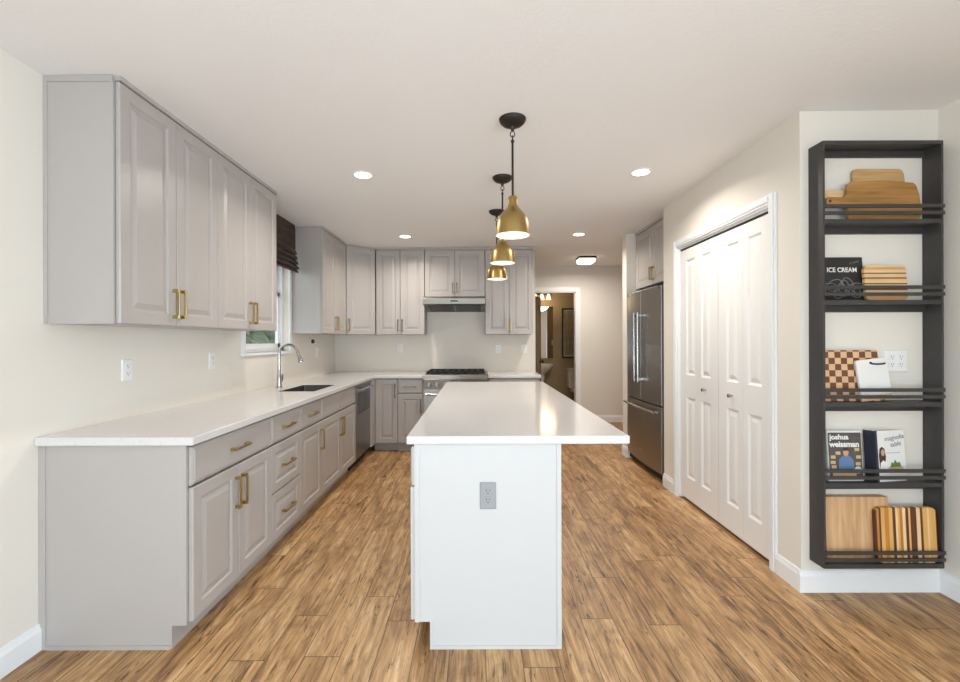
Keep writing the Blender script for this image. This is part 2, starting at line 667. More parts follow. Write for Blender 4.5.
WY0, WY1, WZ0, WZ1 = 3.56, 4.40, 1.225, 2.34     # kitchen window opening
mb = MB()
mb.box(XL - T, XL, YREAR, -2.6, 0, ZW).box(XL - T, XL, -0.6, WY0, 0, ZW).box(XL - T, XL, -2.6, -0.6, 0, 0.6).box(XL - T, XL, -2.6, -0.6, 2.1, ZW).box(XL - T, XL, WY1, YH, 0, ZW)
mb.box(XL - T, XL, WY0, WY1, 0, WZ0).box(XL - T, XL, WY0, WY1, WZ1, ZW)
struct('wall_left', mb, 'wall')
struct('wall_back', MB().box(XL, 0.775, YB, YB + T, 0, ZW), 'wall')
struct('wall_hall_left', MB().box(-0.52, -0.4, YB + T, YH, 0, ZW), 'wall')
DX0, DX1, DZ = 0.80, 1.602, 2.105
mb = MB()
mb.box(-0.6, DX0, YH, YH + 0.10, 0, ZW).box(DX1, 3.3, YH, YH + 0.10, 0, ZW).box(DX0, DX1, YH, YH + 0.10, DZ, ZW)
struct('wall_hall', mb, 'hall')
struct('wall_hall_right', MB().box(3.2, 3.32, 5.10, YH, 0, ZW), 'hall')
# bathroom
BY = 8.62
mb = MB()
mb.box(0.55, DX0, YH + 0.10, YH + 0.115, 0, ZW).box(DX1, 2.6, YH + 0.10, YH + 0.115, 0, ZW).box(DX0, DX1, YH + 0.10, YH + 0.115, DZ, ZW)
struct('wall_bathroom_front', mb, 'bath')
struct('wall_bathroom_back', MB().box(0.45, 2.7, BY, BY + 0.1, 0, ZW), 'bath')
struct('wall_bathroom_left', MB().box(0.45, 0.55, YH + 0.10, BY, 0, ZW), 'bath')
struct('wall_bathroom_right', MB().box(2.6, 2.7, YH + 0.10, BY, 0, ZW), 'bath')
# refrigerator alcove
struct('wall_stub', MB().box(1.688, 3.3, 4.962, 5.10, 0, ZW), 'wall')
struct('wall_alcove', MB().box(2.52, 2.62, 3.99, 4.962, 0, ZW), 'wall')
# closet wall with its door opening
CY0, CY1, CZ = 2.545, 3.728, 2.105
mb = MB()
mb.box(XR, XR + 0.11, YS, CY0, 0, ZW).box(XR, XR + 0.11, CY1, 3.998, 0, ZW).box(XR, XR + 0.11, CY0, CY1, CZ, ZW)
struct('wall_closet', mb, 'wall')
struct('wall_closet_side', MB().box(XR + 0.11, 2.62, 3.888, 3.998, 0, ZW), 'wall')
struct('wall_shelf', MB().box(XR + 0.11, XW + 0.1, YS, YS + 0.1, 0, ZW), 'wall')
struct('wall_closet_back', MB().box(2.44, 2.54, YS + 0.1, 3.888, 0, ZW), 'wall')
# wall beside the shelf, with the opening of an unseen added window
SY0, SY1, SZ0, SZ1 = -2.6, -0.6, 0.3, 2.1
mb = MB()
mb.box(XW, XW + T, SY1, YS, 0, ZW).box(XW, XW + T, YREAR, SY0, 0, ZW)
mb.box(XW, XW + T, SY0, SY1, 0, SZ0).box(XW, XW + T, SY0, SY1, SZ1, ZW)
struct('wall_right', mb, 'wall')
PX0, PX1, PZ1 = -1.75, 1.45, 2.2
mb = MB()
mb.box(XL - T, PX0, YREAR - T, YREAR, 0, ZW).box(PX1, XW + T, YREAR - T, YREAR, 0, ZW).box(PX0, PX1, YREAR - T, YREAR, PZ1, ZW)
struct('wall_rear', mb, 'wall')

# baseboards: profile with a stepped top
BBP = [(0, 0), (0.014, 0), (0.014, 0.085), (0.009, 0.098), (0.006, 0.112), (0, 0.114)]


def baseboard(name, p0, p1, nrm):
    """runs from p0 to p1 along the wall, sticking out along nrm"""
    mbb = MB()
    rings = []
    for p in (p0, p1):
        rings.append([(p[0] + nrm[0] * d, p[1] + nrm[1] * d, z) for d, z in BBP])
    mbb.loops(rings)
    return struct(name, mbb, 'trim')


baseboard('baseboard_left', (XL, YREAR), (XL, 1.886), (1, 0))
baseboard('baseboard_right', (XW, YREAR), (XW, YS), (-1, 0))
baseboard('baseboard_shelf', (XR - 0.014, YS), (XW, YS), (0, -1))
baseboard('baseboard_closet_near', (XR, YS), (XR, CY0 - 0.056), (-1, 0))
baseboard('baseboard_closet_far', (XR, CY1 + 0.056), (XR, 3.998), (-1, 0))
baseboard('baseboard_stub', (1.688, 4.962), (1.688, 5.10), (-1, 0))
baseboard('baseboard_stub_front', (1.674, 4.962), (1.80, 4.962), (0, -1))
baseboard('baseboard_hall', (DX1 + 0.075, YH), (3.2, YH), (0, -1))
baseboard('baseboard_back_end', (0.775, YB), (0.775, YB + T), (1, 0))
baseboard('baseboard_rear', (PX1 + 0.07, YREAR), (XW, YREAR), (0, 1))
baseboard('baseboard_bathroom', (0.55, BY), (2.6, BY), (0, -1))


# casings
def casing(name, axis, u0, u1, z1, w, plane, out, z0=0.0):
    """door casing: two legs and a head around an opening; axis 'X' or 'Y' is the running direction"""
    mbb = MB()

    def seg(a0, a1, b0, b1):
        for inset_, d in ((0.0, 0.011), (0.014, 0.017)):
            lo, hi = sorted((plane, plane + out * d))
            a0i, a1i, b0i, b1i = a0, a1, b0, b1
            if inset_:
                if a1 - a0 < b1 - b0:
                    a0i, a1i = a0 + inset_, a1 - inset_
                else:
                    b0i, b1i = b0 + inset_, b1 - inset_
            if axis == 'X':
                mbb.box(a0i, a1i, lo, hi, b0i, b1i)
            else:
                mbb.box(lo, hi, a0i, a1i, b0i, b1i)
    seg(u0 - w, u0, z0, z1 + w)
    seg(u1, u1 + w, z0, z1 + w)
    seg(u0, u1, z1, z1 + w)
    return struct(name, mbb, 'trim')


casing('trim_1', 'X', DX0, DX1, DZ, 0.072, YH, -1)
casing('trim_2', 'Y', CY0, CY1, CZ, 0.056, XR, -1)
# jamb linings
mb = MB()
mb.box(DX0, DX0 + 0.012, YH, YH + 0.115, 0, DZ).box(DX1 - 0.012, DX1, YH, YH + 0.115, 0, DZ).box(DX0, DX1, YH, YH + 0.115, DZ - 0.012, DZ)
struct('trim_3', mb, 'trim')
mb = MB()
mb.box(XR, XR + 0.11, CY0, CY0 + 0.010, 0, CZ).box(XR, XR + 0.11, CY1 - 0.010, CY1, 0, CZ).box(XR, XR + 0.11, CY0, CY1, CZ - 0.012, CZ)
struct('trim_4', mb, 'trim')
struct('trim_5', MB().box(XR + 0.022, XR + 0.07, CY0 + 0.01, CY1 - 0.01, CZ - 0.024, CZ - 0.012), 'trim')
struct('gap_shade_strip', MB().box(XR + 0.024, XR + 0.068, CY0 + 0.01, CY1 - 0.01, CZ - 0.034, CZ - 0.024), 'slot')  # dark strip put in as the shade of the gap above the bifold doors

# ------------------------------------------------------------------ windows
w = struct('window_1', MB().box(XL - T, XL - 0.05, WY0, WY0 + 0.035, WZ0, WZ1).box(XL - T, XL - 0.05, WY1 - 0.035, WY1, WZ0, WZ1)
           .box(XL - T, XL - 0.05, WY0, WY1, WZ1 - 0.035, WZ1).box(XL - T, XL - 0.05, WY0, WY1, WZ0, WZ0 + 0.035), 'trim', bevel=0.002)
for z0, z1, xo in ((WZ0 + 0.035, 1.80, -0.085), (1.77, WZ1 - 0.035, -0.105)):
    y0, y1 = WY0 + 0.035, WY1 - 0.035
    s = MB().box(XL + xo - 0.012, XL + xo + 0.012, y0, y0 + 0.04, z0, z1).box(XL + xo - 0.012, XL + xo + 0.012, y1 - 0.04, y1, z0, z1) \
        .box(XL + xo - 0.012, XL + xo + 0.012, y0, y1, z1 - 0.04, z1).box(XL + xo - 0.012, XL + xo + 0.012, y0, y1, z0, z0 + 0.04).build('sash', 'trim', w)
    MB().box(XL + xo - 0.002, XL + xo + 0.002, y0 + 0.04, y1 - 0.04, z0 + 0.04, z1 - 0.04).build('pane', 'glass', s)
MB().box(XL - 0.05, XL + 0.022, WY0 - 0.05, WY1 + 0.05, WZ0 - 0.024, WZ0).build('window_sill', 'trim', w, bevel=0.003)
mb = MB()
mb.box(XL, XL + 0.014, WY0 - 0.045, WY0, WZ0, WZ1 + 0.045).box(XL, XL + 0.014, WY1, WY1 + 0.045, WZ0, WZ1 + 0.045).box(XL, XL + 0.014, WY0, WY1, WZ1, WZ1 + 0.045)
mb.build('window_casing', 'trim', w)

# unseen windows and glass door added behind the camera to bring in light
w = struct('added_window_right', MB().box(XW + 0.04, XW + T, SY0, SY0 + 0.04, SZ0, SZ1).box(XW + 0.04, XW + T, SY1 - 0.04, SY1, SZ0, SZ1)
           .box(XW + 0.04, XW + T, SY0, SY1, SZ0, SZ0 + 0.04).box(XW + 0.04, XW + T, SY0, SY1, SZ1 - 0.04, SZ1)
           .box(XW + 0.05, XW + 0.1, -1.62, -1.58, SZ0, SZ1), 'trim')
MB().box(XW + 0.075, XW + 0.08, SY0 + 0.04, SY1 - 0.04, SZ0 + 0.04, SZ1 - 0.04).build('pane', 'glass', w)
w = struct('added_window_left', MB().box(XL - T, XL - 0.04, -2.6, -2.56, 0.6, 2.1).box(XL - T, XL - 0.04, -0.64, -0.6, 0.6, 2.1)
           .box(XL - T, XL - 0.04, -2.6, -0.6, 0.6, 0.64).box(XL - T, XL - 0.04, -2.6, -0.6, 2.06, 2.1).box(XL - 0.1, XL - 0.05, -1.62, -1.58, 0.6, 2.1), 'trim')
MB().box(XL - 0.08, XL - 0.075, -2.56, -0.64, 0.64, 2.06).build('pane', 'glass', w)
w = struct('added_glass_door', MB().box(PX0, PX0 + 0.07, YREAR - 0.09, YREAR - 0.03, 0, PZ1).box(PX1 - 0.07, PX1, YREAR - 0.09, YREAR - 0.03, 0, PZ1)
           .box(PX0, PX1, YREAR - 0.09, YREAR - 0.03, PZ1 - 0.07, PZ1).box(PX0, PX1, YREAR - 0.09, YREAR - 0.03, 0, 0.07)
           .box(-0.2, -0.1, YREAR - 0.09, YREAR - 0.03, 0, PZ1), 'trim')
MB().box(PX0 + 0.07, PX1 - 0.07, YREAR - 0.065, YREAR - 0.06, 0.07, PZ1 - 0.07).build('pane', 'glass', w)

# garden seen through the kitchen window
struct('ground_outside', MB().box(-30, XL - 0.35, -6, 40, -0.3, -0.1), 'lawn')
rnd = random.Random(4)
bm = bmesh.new()
for i in range(150):
    x, y, z = -6.6 + rnd.uniform(-0.5, 0.5), rnd.uniform(6, 22), rnd.uniform(0.0, 1.9)
    bmesh.ops.create_icosphere(bm, subdivisions=2, radius=rnd.uniform(0.22, 0.5), matrix=Matrix.Translation((x, y, z)))
for v in bm.verts:
    v.co += Vector((rnd.uniform(-1, 1), rnd.uniform(-1, 1), rnd.uniform(-1, 1))) * 0.06
mb = MB()
mb.bm.free()
mb.bm = bm
hedge = mb.build('hedge', 'leaf')
hedge['kind'] = 'stuff'
tag(hedge, 'green hedge outside, seen through the kitchen window', 'hedge')


# ------------------------------------------------------------------ interior doors
def bifold(name, y0, y1, knob_leaf):
    """two hinged leaves, local x runs along -Y, front faces -X"""
    t = bpy.data.objects.new(name, None)
    COL.objects.link(t)
    t.location = (XR + 0.022, y1, 0)
    t.rotation_euler = (0, 0, -PI / 2)
    t['kind'] = 'structure'
    W = y1 - y0
    lw = W / 2 - 0.0012
    z0, z1 = 0.022, 2.064
    for k in range(2):
        x0 = k * (lw + 0.0024)
        x1 = x0 + lw
        sl_, sr_ = (0.100, 0.048) if k == 0 else (0.048, 0.100)
        zz = [z0, 0.20, 0.855, 1.035, 1.975, z1]
        mb = MB()
        mb.box(x0, x0 + sl_, 0, 0.032, z0, z1).box(x1 - sr_, x1, 0, 0.032, z0, z1)
        for a, b in ((zz[0], zz[1]), (zz[2], zz[3]), (zz[4], zz[5])):
            mb.box(x0 + sl_, x1 - sr_, 0, 0.032, a, b)
        for a, b in ((zz[1], zz[2]), (zz[3], zz[4])):
            mb.inset(x0 + sl_, x1 - sr_, a, b, 0, ((0, 0), (0.006, 0.004), (0.014, 0.011), (0.022, 0.011), (0.046, 0.003), (0.048, 0.002)))
        lf = mb.build('leaf', 'door', t)
        if k == knob_leaf:
            MB().lathe([(0.006, 0.0), (0.006, -0.012), (0.011, -0.017), (0.0135, -0.024), (0.012, -0.031), (0.006, -0.034)],
                       ((x0 + sl_ + x1 - sr_) / 2, 0, 0.945), 'Y', 16).build('knob', 'chrome', lf, smooth=True)
    return t


bifold('door_1', 3.139, CY1 - 0.013, 1)
bifold('door_2', CY0 + 0.013, 3.134, 0)

# bathroom door, swung into the bathroom
d3 = bpy.data.objects.new('door_3', None)
COL.objects.link(d3)
d3.location = (DX0 + 0.016, YH + 0.12, 0)
d3.rotation_euler = (0, 0, math.radians(62))
d3['kind'] = 'structure'
mb = MB()
mb.panel(0, 0.69, 0.012, 2.09, 0.035, 0.0, 0.11, rail=0.13)
dd = mb.build('door_leaf', 'bathdoor', d3)
MB().lathe([(0.022, 0.0), (0.022, -0.006), (0.010, -0.010), (0.010, -0.03), (0.026, -0.04), (0.028, -0.055), (0.018, -0.066)], (0.63, 0, 0.95), 'Y', 16).build('door_knob', 'bronze', dd, smooth=True)


# ------------------------------------------------------------------ cabinets
def pull(parent, x, z, L, vertical, m, y=0.0):
    """square bar pull standing off two block posts; front is -y"""
    mb = MB()
    h = L / 2
    for s in (-1, 1):
        c = s * (h - 0.008)
        if vertical:
            mb.box(x - 0.007, x + 0.007, y - 0.030, y, z + c - 0.008, z + c + 0.008)
        else:
            mb.box(x + c - 0.008, x + c + 0.008, y - 0.030, y, z - 0.007, z + 0.007)
    if vertical:
        mb.box(x - 0.005, x + 0.005, y - 0.034, y - 0.024, z - h, z + h)
    else:
        mb.box(x - h, x + h, y - 0.034, y - 0.024, z - 0.005, z + 0.005)
    return mb.build('handle', m, parent, bevel=0.0012, seg=1)


DT = 0.019


def front(parent, kind, x0, x1, z0, z1, m, raised=True, handle=None, pm='brass', stile=0.056, L=0.16):
    """door or drawer front; handle = None or (x, z, vertical)"""
    o = MB().panel(x0, x1, z0, z1, 0.0, -DT, stile, raised).build(kind, m, parent)
    if not raised:
        pass
    if handle:
        pull(o, handle[0], handle[1], L, handle[2], pm, -DT)
    return o


def slab(parent, x0, x1, z0, z1, m, handle=True, pm='brass', L=0.15):
    def ring(d, y):
        return [(x0 + d, y, z0 + d), (x1 - d, y, z0 + d), (x1 - d, y, z1 - d), (x0 + d, y, z1 - d)]
    o = MB().loops([ring(0, 0), ring(0, -DT + 0.008), ring(0.008, -DT + 0.003), ring(0.012, -DT + 0.003), ring(0.016, -DT)]).build('drawer', m, parent)
    if handle:
        pull(o, (x0 + x1) / 2, (z0 + z1) / 2, L, False, pm, -DT)
    return o


G = 0.0024


def base_cabinet(label, loc, rz, wd, depth, layout, m='cab', group=None, pm='brass', toe=True, name='base_cabinet', hgt=0.876, cat='cabinet', toe_h=0.10):
    t = thing(name, label, cat, loc, rz, group)
    mb = MB().box(0.001, wd - 0.001, 0.012, depth, toe_h, hgt)
    mb.build('carcass', m, t)
    # dark reveal lines between the fronts come from the real gaps over this face
    MB().box(0.001, wd - 0.001, 0.062, depth, 0.0, toe_h).build('toe_kick', m, t)
    z0, zd, z1 = 0.107, 0.686, 0.863
    if layout == 'drawer_doors':
        slab(t, G, wd - G, zd + 0.010, z1, m, True, pm)
        h = wd / 2
        front(t, 'door', G, h - G, z0, zd, m, True, (h - 0.03, zd - 0.135, True), pm)
        front(t, 'door', h + G, wd - G, z0, zd, m, True, (h + 0.03, zd - 0.135, True), pm)
    elif layout == 'three_drawers':
        slab(t, G, wd - G, zd + 0.010, z1, m, True, pm)
        front(t, 'drawer', G, wd - G, 0.400, zd, m, True, (wd / 2, 0.543, False), pm, 0.05)
        front(t, 'drawer', G, wd - G, z0, 0.392, m, True, (wd / 2, 0.25, False), pm, 0.05)
    elif layout == 'drawer_door':
        slab(t, G, wd - G, zd + 0.010, z1, m, True, pm)
        front(t, 'door', G, wd - G, z0, zd, m, True, (wd - 0.03, zd - 0.135, True), pm)
    elif layout == 'sink':
        h = wd / 2
        slab(t, G, h - G, zd + 0.010, z1, m, False)
        slab(t, h + G, wd - G, zd + 0.010, z1, m, False)
        front(t, 'door', G, h - G, z0, zd, m, True, (h - 0.03, zd - 0.135, True), pm)
        front(t, 'door', h + G, wd - G, z0, zd, m, True, (h + 0.03, zd - 0.135, True), pm)
    elif layout == 'tall_door':
        front(t, 'door', G, wd - G, z0, z1, m, True, (wd - 0.03, z1 - 0.135, True), pm)
    return t


RZL = PI / 2        # fronts facing +X
xc = XBF - DT       # carcass face of the sink-side run
dep = xc - XL - 0.001
GB = 'base cabinets along the sink wall'
YC = [1.905, 2.640, 3.066, 3.492, 4.462]
c1 = base_cabinet('gray base cabinet at the open end of the long run, wide drawer over two doors', (xc, YC[0], 0), RZL, YC[1] - YC[0], dep, 'drawer_doors', group=GB)
# finished end panel with scribe, notch for the toe kick and shoe strip
mb = MB()
mb.prism([(0.0, 0.10), (0.062, 0.10), (0.062, 0.0), (dep, 0.0), (dep, 0.876), (0.0, 0.876)], 'X', -0.014, 0.0)
ep = mb.build('end_panel', 'cab', c1)
MB().box(-0.019, -0.014, dep - 0.028, dep, 0.0, 0.876).build('scribe_strip', 'cab', ep)
MB().box(-0.021, -0.014, 0.068, dep - 0.028, 0.0, 0.016).build('shoe_strip', 'cab', ep)
base_cabinet('gray base cabinet of three stacked drawers beside the open-end cabinet', (xc, YC[1], 0), RZL, YC[2] - YC[1], dep, 'three_drawers', group=GB)
base_cabinet('gray base cabinet with one drawer over a single door, next to the sink cabinet', (xc, YC[2], 0), RZL, YC[3] - YC[2], dep, 'drawer_door', group=GB)

# sink cabinet, open at the top for the bowl
sc = thing('sink_cabinet', 'gray base cabinet under the sink, two doors below blank drawer fronts', 'cabinet', (xc, YC[3], 0), RZL, GB)
wd = YC[4] - YC[3]
MB().box(0.001, wd - 0.001, 0.012, dep, 0.10, 0.62).box(0.001, wd - 0.001, 0.012, 0.03, 0.62, 0.876).box(0.001, 0.02, 0.02, dep, 0.62, 0.876) \
    .box(wd - 0.02, wd - 0.001, 0.02, dep, 0.62, 0.876).build('carcass', 'cab', sc)
MB().box(0.001, wd - 0.001, 0.062, dep, 0, 0.10).build('toe_kick', 'cab', sc)
for a, b in ((0, wd / 2), (wd / 2, wd)):
    slab(sc, a + G, b - G, 0.696, 0.863, 'cab', False)
front(sc, 'door', G, wd / 2 - G, 0.107, 0.686, 'cab', True, (wd / 2 - 0.03, 0.551, True))
front(sc, 'door', wd / 2 + G, wd - G, 0.107, 0.686, 'cab', True, (wd / 2 + 0.03, 0.551, True))

# dishwasher
dw = thing('dishwasher', 'stainless steel dishwasher with bar handle between the sink cabinet and the corner', 'dishwasher', (xc, YC[4], 0), RZL)
ww = 0.598
MB().box(0.004, ww - 0.004, 0.0, dep - 0.02, 0.10, 0.872).build('body', 'darkgray', dw)
MB().box(0.006, ww - 0.006, 0.05, 0.07, 0.0, 0.10).build('toe_panel', 'iron', dw)
dd = MB().box(0.004, ww - 0.004, -0.022, 0.0, 0.108, 0.866).build('door', 'steel', dw, bevel=0.003)
mb = MB().tube([(0.05, -0.062, 0.815), (ww - 0.05, -0.062, 0.815)], 0.011, 12)
for x in (0.07, ww - 0.07):
    mb.box(x - 0.008, x + 0.008, -0.06, -0.022, 0.806, 0.824)
mb.build('handle', 'chrome', dd, smooth=True)
MB().box(0.10, ww - 0.03, -0.0235, -0.022, 0.560, 0.775).build('dark_rectangle', 'blackgloss', dd)  # thin glossy dark rectangle laid over the steel

# corner of the base run
yf = YBF + DT       # carcass face of the back run
base_end = YC[4] + ww + 0.006
cf = thing('corner_base_cabinet', 'gray corner base cabinet with one tall door beside the dishwasher', 'cabinet', (-1.214, yf, 0), 0)
MB().box(0.0, 0.268, 0, YB - yf - 0.001, 0.10, 0.876).box(-0.668, 0.0, 0.0, YB - yf - 0.001, 0.10, 0.876).build('carcass', 'cab', cf)
MB().box(-0.03, 0.268, 0.085, YB - yf - 0.001, 0.0, 0.10).build('toe_kick', 'cab', cf)
MB().box(-0.05, 0.0, -(yf - base_end), 0.0, 0.10, 0.876).build('filler', 'cab', cf)
front(cf, 'door', 0.004, 0.266, 0.107, 0.862, 'cab', True, (0.238, 0.727, True), 'bronzepull')
base_cabinet('gray base cabinet with drawer over door, between the corner cabinet and the range', (-0.944, yf, 0), 0, 0.302, YB - yf - 0.001, 'drawer_door', group='base cabinets along the range wall', pm='bronzepull')
cr = base_cabinet('gray base cabinet on the hallway side of the range, behind the island', (0.132, yf, 0), 0, 0.598, YB - yf - 0.001, 'drawer_doors', group='base cabinets along the range wall', pm='bronzepull')
MB().box(0.599, 0.612, 0.0, YB - yf - 0.001, 0.0, 0.876).build('end_panel', 'cab', cr)


# worktops
def grid_slab(xs, ys, filled, z0, z1):
    mb = MB()
    bm = mb.bm
    vt, vb = {}, {}

    def gv(d, i, j, z):
        if (i, j) not in d:
            d[(i, j)] = bm.verts.new((xs[i], ys[j], z))
        return d[(i, j)]
    nx, ny = len(xs) - 1, len(ys) - 1

    def ok(i, j):
        return 0 <= i < nx and 0 <= j < ny and filled(i, j)
    for i in range(nx):
        for j in range(ny):
            if not ok(i, j):
                continue
            q = [(i, j), (i + 1, j), (i + 1, j + 1), (i, j + 1)]
            bm.faces.new([gv(vt, a, b, z1) for a, b in q])
            bm.faces.new([gv(vb, a, b, z0) for a, b in reversed(q)])
            for (di, dj), (a, b) in zip(((0, -1), (1, 0), (0, 1), (-1, 0)), ((0, 1), (1, 2), (2, 3), (3, 0))):
                if not ok(i + di, j + dj):
                    p, r = q[a], q[b]
                    bm.faces.new((gv(vt, *p, z1), gv(vb, *p, z0), gv(vb, *r, z0), gv(vt, *r, z1)))
    bmesh.ops.dissolve_limit(bm, angle_limit=0.01, verts=bm.verts[:], edges=bm.edges[:])
    return mb


SX0, SX1, SYA, SYB = -1.625, -1.325, 3.57, 4.12
xs = [XL + 0.001, SX0, SX1, -1.208, -0.640]
ys = [1.868, SYA, SYB, 5.204, YB - 0.001]


def fill(i, j):
    if i == 1 and j == 1:
        return False
    if i == 3 and j < 3:
        return False
    return True


ct = grid_slab(xs, ys, fill, 0.8775, 0.914).build('countertop', 'quartz', bevel=0.005, seg=3)
tag(ct, 'white quartz L-shaped countertop running along the sink wall to the range', 'countertop')
ct2 = MB().box(0.130, 0.757, 5.204, YB - 0.001, 0.8775, 0.914).build('countertop', 'quartz', bevel=0.005, seg=3)
tag(ct2, 'short white quartz countertop between the range and the hallway', 'countertop')

# sink: undermount bowl
mb = MB()
a = [rrect(SX0 + d, SX1 - d, SYA + d, SYB - d, 0.012, 4) for d in (0.0009, 0.0009, 0.004, 0.006, 0.014, 0.05)]
zs = [0.87, 0.9118, 0.9118, 0.72, 0.68, 0.672]
mb.loops([[(p[0], p[1], z) for p in r] for r, z in zip(a, zs)], cap0=False, cap1=True)
sk = thing('sink', 'stainless steel undermount sink set in the countertop below the window', 'sink', (0, 0, 0))
mb.build('bowl', 'sinksteel', sk, smooth=True)
MB().lathe([(0.042, 0.673), (0.042, 0.6745), (0.03, 0.6745), (0.026, 0.6735)], ((SX0 + SX1) / 2, (SYA + SYB) / 2, 0), 'Z', 20).build('drain', 'steelh', sk, smooth=True)

# faucet
fx, fy = -1.738, 3.863
fa = thing('faucet', 'tall gooseneck pull-down kitchen faucet in brushed steel behind the sink', 'faucet', (fx, fy, 0.914))
MB().lathe([(0.027, 0), (0.027, 0.006), (0.022, 0.010), (0.020, 0.06), (0.0175, 0.11), (0.0145, 0.12), (0.0135, 0.20)], n=20).build('body', 'chrome', fa, smooth=True)
pts = [(0, 0, 0.19)]
for i in range(13):
    t_ = PI - i * (PI * 0.93) / 12
    pts.append((0.082 + 0.082 * math.cos(t_), 0, 0.295 + 0.082 * math.sin(t_)))
MB().tube(pts, 0.0115, 12).build('spout', 'chrome', fa, smooth=True)
ex, ez = pts[-1][0], pts[-1][2]
dx_, dz_ = pts[-1][0] - pts[-2][0], pts[-1][2] - pts[-2][2]
ln = math.hypot(dx_, dz_)
dx_, dz_ = dx_ / ln, dz_ / ln
MB().tube([(ex, 0, ez), (ex + dx_ * .03, 0, ez + dz_ * .03), (ex + dx_ * .06, 0, ez + dz_ * .06), (ex + dx_ * .085, 0, ez + dz_ * .085), (ex + dx_ * .095, 0, ez + dz_ * .095)],
          [0.013, 0.014, 0.016, 0.022, 0.020], 14).build('spray_head', 'chrome', fa, smooth=True)
MB().tube([(0.012, 0.0, 0.06), (0.026, -0.012, 0.062), (0.034, -0.016, 0.075), (0.040, -0.02, 0.12)], [0.012, 0.011, 0.008, 0.0065], 10).build('lever', 'chrome', fa, smooth=True)


# ------------------------------------------------------------------ wall cabinets
ZU0, ZU1 = 1.400, 2.464


def wall_cabinet(label, loc, rz, wd, depth, ndoor, group, z0=ZU0, z1=ZU1, pm='brass', hside=1, name='wall_cabinet', L=0.15, trim_y=-0.012):
    t = thing(name, label, 'cabinet', loc, rz, group)
    MB().box(0.001, wd - 0.001, 0.010, depth, z0, z1).build('carcass', 'cab', t)
    MB().box(0.0, wd, -DT + trim_y * 0.5, depth, z1, zc(loc[0]) + 0.004).build('top_trim', 'cab', t)
    a, b = z0 + 0.002, z1 - 0.004
    hz = z0 + 0.115
    if ndoor == 2:
        h = wd / 2
        front(t, 'door', G, h - G, a, b, 'cab', True, (h - 0.026, hz, True), pm, L=L)
        front(t, 'door', h + G, wd - G, a, b, 'cab', True, (h + 0.026, hz, True), pm, L=L)
    else:
        hx = wd - 0.026 if hside > 0 else 0.026
        front(t, 'door', G, wd - G, a, b, 'cab', True, (hx, hz, True), pm, L=L)
    return t


xu = XUF - DT
du = xu - XL - 0.001
GU = 'wall cabinets before the window'
u1 = wall_cabinet('gray two-door wall cabinet with exposed end panel above the open end of the counter', (xu, 1.924, 0), RZL, 0.733, du, 2, GU)
# exposed end: flat panel in a slim frame
mb = MB().box(-0.008, 0.0, 0.0, du, ZU0, ZU1)
ep = mb.build('end_panel', 'cab', u1)
MB().box(-0.013, -0.008, du - 0.016, du, ZU0, ZU1).box(-0.013, 0.0, 0.0, du, ZU1, zc(XL)).box(-0.013, -0.008, 0.0, du - 0.016, ZU1 - 0.010, ZU1).box(-0.011, -0.008, 0.0, 0.012, ZU0, ZU1).build('edge_frame', 'cab', ep)
wall_cabinet('gray two-door wall cabinet touching the edge of the window', (xu, 2.657, 0), RZL, 0.778, du, 2, GU)
u3 = wall_cabinet('gray two-door wall cabinet between the window shade and the corner', (xu, 4.462, 0), RZL, 0.795, du, 2, 'wall cabinets past the window')
MB().box(-0.006, 0.0, 0.0, du, ZU0, ZU1).build('end_panel', 'cab', u3)
# diagonal corner cabinet
ax, ay = XUF, 5.262
bx, by = -1.272, YUF
L_ = math.hypot(bx - ax, by - ay)
ang = math.atan2(by - ay, bx - ax)
u4 = thing('corner_wall_cabinet', 'gray corner wall cabinet with one door set at an angle', 'cabinet', (0, 0, 0), 0)
nx_, ny_ = -math.sin(ang) * DT, math.cos(ang) * DT
pts = [(ax + nx_, ay + ny_), (bx + nx_, by + ny_), (bx, YB - 0.001), (XL + 0.001, YB - 0.001), (XL + 0.001, ay), (ax + nx_ - 0.01, ay)]
MB().prism(pts, 'Z', ZU0, ZU1).build('carcass', 'cab', u4)
pts2 = [(ax, ay), (bx, by), (bx, YB - 0.001), (XL + 0.001, YB - 0.001), (XL + 0.001, ay)]
MB().prism(pts2, 'Z', ZU1, zc(XUF) + 0.004).build('top_trim', 'cab', u4)
dr = front(u4, 'door', 0.004, L_ - 0.004, ZU0 + 0.002, ZU1 - 0.004, 'cab', True, (0.030, ZU0 + 0.115, True), 'brass', 0.056, 0.15)
dr.location = (ax + nx_, ay + ny_, 0)
dr.rotation_euler = (0, 0, ang)

yu = YUF + DT
duy = YB - yu - 0.001
GR = 'wall cabinets along the range wall'
wall_cabinet('gray two-door wall cabinet between the corner cabinet and the range hood', (-1.268, yu, 0), 0, 0.610, duy, 2, GR, pm='bronzepull')
wall_cabinet('short gray two-door wall cabinet sitting right on the range hood', (-0.655, yu, 0), 0, 0.757, duy, 2, GR, z0=1.868, pm='bronzepull', L=0.13)
u7 = wall_cabinet('gray two-door wall cabinet beside the hallway opening, behind the brass pendants', (0.105, yu, 0), 0, 0.602, duy, 2, GR, pm='brass')
wall_cabinet('gray two-door wall cabinet above the refrigerator', (1.812, 4.958, 0), -PI / 2, 0.956, 0.70, 2, None, z0=1.888, z1=2.492, pm='brass', L=0.13)

